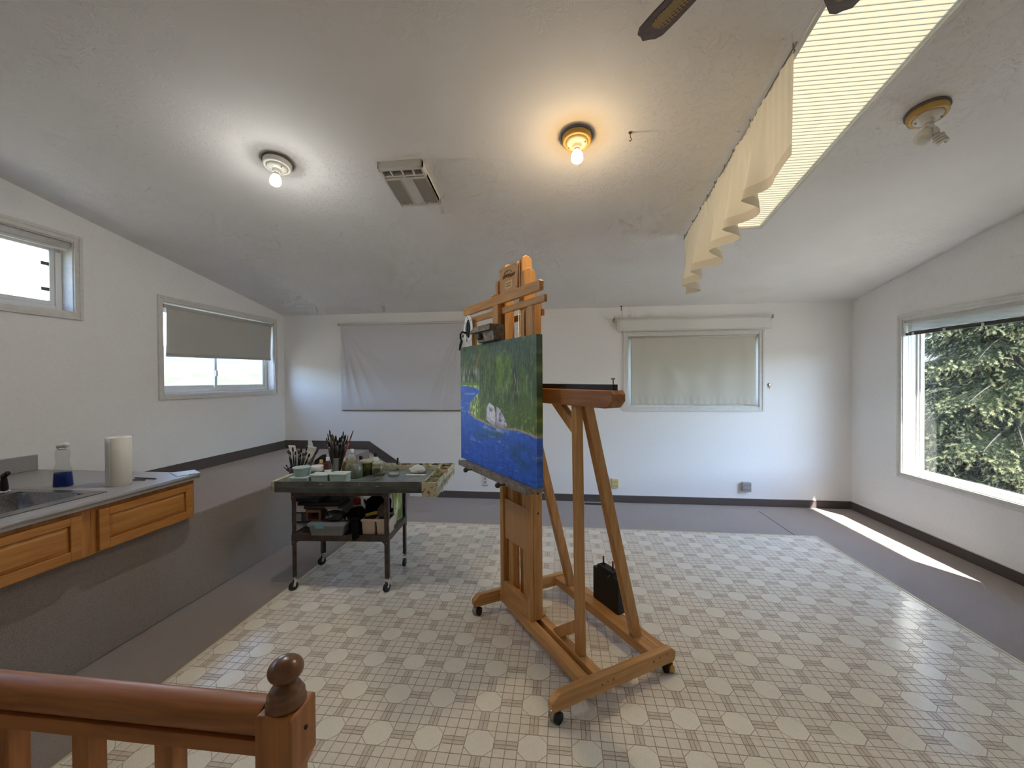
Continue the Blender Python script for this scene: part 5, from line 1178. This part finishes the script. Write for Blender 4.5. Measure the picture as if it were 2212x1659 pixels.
# pens and paper at the counter end
for nm,lb,a,b,c_ in (('pencil','dark slim pencil crossing a reddish one on the counter',(293,1032),(339,1034),(40,36,34)),('pencil','reddish brown pencil beside the paper towel roll',(283,1036.5),(316,1036),(140,66,44))):
    p0, p1 = gz(*a,CZ+.005), gz(*b,CZ+.005); r = thing(nm, lb, 'pencil', p0); d = p1-p0
    MB().tube([(0,0,0),d*.88,d], [.0042,.0042,.001], 6).build('barrel', mat('pencil_paint_%d' % c_[0], rgb(*c_), .4), r); MB().tube([d*-.04,(0,0,0)], .0038, 8).build('eraser', M['nickel'], r)
pts = [gz(366,1021.5,CZ+.0015), gz(381,1029.5,CZ+.0015), gz(433,1021.5,CZ+.003), gz(421,1014.5,CZ+.003)]
r = thing('paper_leaflet', 'white printed leaflet lying on the counter corner', 'paper', pts[0]); q = [p_-pts[0] for p_ in pts]
MB().grid(lambda u,v: q[0].lerp(q[3],u).lerp(q[1].lerp(q[2],u),v)+Vector((0,0,.004*math.sin(u*3.1)*math.sin(v*3.1))), 10, 8).build('leaf', mat('printed_paper', rgb(206,216,230), .5, noise=(45, rgb(150,172,200), .5, .62)), r, fix=False, solid=.0008)

# ================================================================ stair railing in the foreground
NX, NYY = -.6045, .8325
rl = thing('stair_railing', 'stained wooden stair railing with a turned ball newel', 'railing', (NX, NYY, 0)); hw = .0425
nw = MB()
zs = [(0,hw),(.74,hw*.80),(.745,hw*.80),(.768,hw),(.878,hw),(.889,hw*.86)]
vs = []; 
zs = [(0.0,.030),(.735,.030),(.768,hw),(.886,hw),(.890,hw-.004)]
for z,h0 in zs: vs += [(-h0,-h0,z),(h0,-h0,z),(h0,h0,z),(-h0,h0,z)]
nw.add(vs, [(k*4+i,k*4+(i+1)%4,(k+1)*4+(i+1)%4,(k+1)*4+i) for k in range(len(zs)-1) for i in range(4)]+[(3,2,1,0),tuple((len(zs)-1)*4+i for i in range(4))])
nwo = nw.build('newel_post', M['rail_z'], rl, bevel=.002)
MB().lathe([(.036,.889),(.0405,.893),(.0415,.898),(.0395,.903),(.0365,.905),(.0380,.909),(.0385,.914),(.0355,.918),(.0330,.919),(.0325,.924),(.029,.930),(.020,.932),(.017,.942)], 30).build('turned_neck', M['rail_dk'], nwo)
MB().sphere((0,0,.966), (.0365,.0365,.0265), 28, 18).build('ball_finial', M['rail_dk'], nwo)
MB().lathe([(.0045,0),(.0045,.002)], 12, (hw+.0005,.004,.838), Matrix.Rotation(math.pi/2,3,'Y'), smooth=False).build('screw_plug', M['gap'], nwo)
prof = [(-.026,-.058),(-.026,-.040),(-.034,-.034),(-.036,-.018),(-.031,-.006),(-.018,.0),(.0,.002),(.018,.0),(.031,-.006),(.036,-.018),(.034,-.034),(.026,-.040),(.026,-.058)]
RZ_ = .893
pf = []
for i in range(len(prof)-1):
    (ya_,za_),(yb_,zb_) = prof[i],prof[i+1]
    pf += [(ya_,za_)]
n_ = 28; top_ = [(-.036*math.cos(math.pi*i/n_), -.026+.028*math.sin(math.pi*i/n_)) for i in range(n_+1)]
pf = [(-.022,-.063),(-.024,-.060),(-.031,-.052),(-.034,-.040)]+top_+[(.034,-.040),(.031,-.052),(.024,-.060),(.022,-.063)]
hb = MB(); k_ = len(pf); hb.add([(-1.35,y,z+RZ_) for y,z in pf]+[(-hw,y,z+RZ_) for y,z in pf], [(i,(i+1)%k_,(i+1)%k_+k_,i+k_) for i in range(k_)], True)
hb.add([(-1.35,y,z+RZ_) for y,z in pf]+[(-hw,y,z+RZ_) for y,z in pf], [tuple(range(k_)), tuple(range(2*k_-1,k_-1,-1))])
ro = hb.build('handrail', M['rail'], rl)
for p_ in ro.data.polygons: p_.use_smooth = p_.use_smooth and abs(p_.normal.z) > -1
_sm = ro.modifiers.new('edges', 'EDGE_SPLIT'); _sm.split_angle = .6
MB().prism([(-.030,.793),(.030,.793),(.030,.826),(-.030,.826)], -1.35, -hw, 'x').build('fillet_rail', M['rail'], rl, bevel=.002)
for k in range(5):
    x = -.912+.022-.214*k-NX; box(x-.021,x+.021,-.021,.021,.06,.795).build('baluster', M['rail_z'], rl, bevel=.002)
box(-1.35,-.030,-.022,.022,.03,.065).build('bottom_rail', M['rail'], rl, bevel=.002)

# ================================================================ outdoors
def ground():
    rs = [3.5,8,15,25,38,52,66,80,95,112,130,150,175,205,240,290,350,430,560,760,1000,1300,1700,2200,2600]; na = 900; vs = []; cs = []
    rng = np.random.default_rng(2); T = rng.random((64,64))
    def nz(x,y):
        xi,yi = int(math.floor(x)),int(math.floor(y)); fx,fy = x-xi,y-yi; g = lambda i,j: T[i%64,j%64]
        return (g(xi,yi)*(1-fx)+g(xi+1,yi)*fx)*(1-fy)+(g(xi,yi+1)*(1-fx)+g(xi+1,yi+1)*fx)*fy
    L = lambda r,g,b: np.array([lin(r/255),lin(g/255),lin(b/255)])
    for i,rd in enumerate(rs):
        for k in range(na):
            a = 2*math.pi*k/na; x,y = rd*math.cos(a), rd*math.sin(a); az = math.degrees(math.atan2(x,y))
            h_ = -.35
            if rd > 60: h_ += (rd-60)*.030*min(1,(rd-60)/250)
            if rd > 560: h_ += (rd-560)*.055*(.45+.9*nz(az/9+3,rd/700)) 
            vs.append((x,y,h_))
            n1 = nz(az/1.6+rd*.013, rd/22.0); n2 = nz(x/9.0,y/9.0)
            c = L(96,86,66)*(.75+.5*n2)
            gr = 1 if n1 > .46 else 0
            if 60 < rd < 300: c = c*(1-.8*gr)+L(56,60,20)*.8*gr
            elif rd <= 60: c = c*.3+L(142,138,128)*.7
            if rd > 600: c = L(66,68,82)*(.7+.5*nz(az/3,rd/180))  # bluish haze of the distance put into the hill colour
            cs.append((*np.clip(c,0,1),1))
    fs = [(i*na+k,i*na+(k+1)%na,(i+1)*na+(k+1)%na,(i+1)*na+k) for i in range(len(rs)-1) for k in range(na)]
    n0 = len(vs); vs.append((0,0,-.35)); cs.append((*L(142,138,128),1)); fs += [(n0,(k+1)%na,k) for k in range(na)]
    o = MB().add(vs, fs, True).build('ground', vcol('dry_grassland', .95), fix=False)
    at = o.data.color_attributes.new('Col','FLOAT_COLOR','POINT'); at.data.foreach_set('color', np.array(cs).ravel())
    for p_ in o.data.polygons: pass
    struct(o, 'dry grassland with green strips running to distant hills')
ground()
# spruces outside the picture window
def bough(seed):
    rg = random.Random(seed); m = MB(); tip = MB()
    L_ = 1.15; spine = [Vector((L_*t, 0, -.16*t*t+.05*t)) for t in [i/8 for i in range(9)]]
    def needles(mb, p0, p1, n, ln):
        d = (p1-p0); du = d.normalized(); o1 = du.orthogonal().normalized(); o2 = du.cross(o1)
        for k in range(n):
            t = (k+rg.random())/n; a = rg.uniform(0,6.283); out = (o1*math.cos(a)+o2*math.sin(a)); b = p0+d*t
            q = b+out*ln*.85+du*ln*.55; s_ = du.cross(out)*ln*.11
            mb.add([b-s_, b+s_, q], [(0,1,2)])
    for i in range(1, 21):
        t = i/21; p = spine[0].lerp(spine[8], t); p.z = -.16*t*t+.05*t
        for sg in (-1,1):
            ln = (.14+.30*math.sin(math.pi*min(1,t*1.08))**.8*(1.05-t*.55))*rg.uniform(.6,1.2)
            e = p+Vector((ln*rg.uniform(.35,.8), sg*ln*rg.uniform(.3,.85), -ln*rg.uniform(.15,.9)))
            needles(m, p, p.lerp(e,.82), int(150*ln/.3), .021); needles(tip, p.lerp(e,.80), e, int(46*ln/.3), .020)
            for q_ in (.25,.45,.65,.82):
                b = p.lerp(e,q_); c_ = b+Vector((ln*rg.uniform(.1,.35), sg*ln*rg.uniform(-.2,.3), -ln*rg.uniform(.08,.40))); needles(m, b, b.lerp(c_,.75), 44, .019); needles(tip, b.lerp(c_,.72), c_, 20, .018)
    needles(m, spine[0], spine[8], 120, .02)
    st = MB().tube(spine, [.011-.0011*i for i in range(9)], 5)
    out = []
    for mb,nm in ((m,'a'),(tip,'b'),(st,'c')):
        me = bpy.data.meshes.new('bough'); n1 = len(mb.v); me.from_pydata([tuple(v) for v in mb.v],[],mb.f); out.append(me)
    # join into one mesh with three material slots
    V_ = []; F_ = []; I_ = []
    for k,mb in enumerate((m,tip,st)):
        n0 = len(V_); V_ += [tuple(v) for v in mb.v]; F_ += [[i+n0 for i in f] for f in mb.f]; I_ += [k]*len(mb.f)
    for me in out: bpy.data.meshes.remove(me)
    me = bpy.data.meshes.new('bough'); me.from_pydata(V_,[],F_); me.polygons.foreach_set('material_index', I_)
    for k in ('needle','needle_tip','bark'): me.materials.append(M[k])
    return me
M['needle'] = translucent('spruce_needle', rgb(74,82,66), (.06,.08,.04,1), .18); M['needle_tip'] = translucent('spruce_pale_tip', rgb(172,170,130), (.20,.22,.11,1), .22); M['bark'] = mat('spruce_bark', rgb(58,50,44), .9)  # twig ends coloured paler than the inner needles
BOUGH = [bough(s) for s in range(4)]
def spruce(label, x, y, hgt, spread, n, seed, lo=-.1):
    t = thing('spruce_tree', label, 'tree', (x,y,-.35), 0, None); rg = random.Random(seed)
    MB().tube([(0,0,0),(0,0,hgt*.5),(0,0,hgt)], [.14,.10,.02], 8).build('trunk', M['bark'], t)
    for k in range(n):
        f = (k+.5)/n; z = lo+.35+(hgt-lo-.5)*(f**1.15); s_ = spread*(1-.80*f)*rg.uniform(.85,1.15)/1.15
        a = k*2.39996+rg.uniform(-.3,.3)
        o = bpy.data.objects.new('bough', BOUGH[rg.randrange(4)]); COL.objects.link(o); o.parent = t
        o.location = (math.cos(a)*.06, math.sin(a)*.06, z); o.rotation_euler = (rg.uniform(-.25,.25), rg.uniform(-.05,.30), a); o.scale = (s_,s_*rg.uniform(.9,1.25),s_)
    return t
spruce('nearest spruce with pale tips pressed up to the picture window', 6.3, 6.6, 6.6, 1.8, 210, 1)
spruce('tall dark spruce behind the nearest one beyond the picture window', 10.5, 10.9, 9.0, 2.3, 150, 2)
spruce('spruce on the far jamb side of the picture window', 6.7, 11.2, 7.0, 1.9, 120, 3)
spruce('broad spruce on the open side of the nearest one', 10.5, 6.5, 7.0, 2.1, 120, 5)
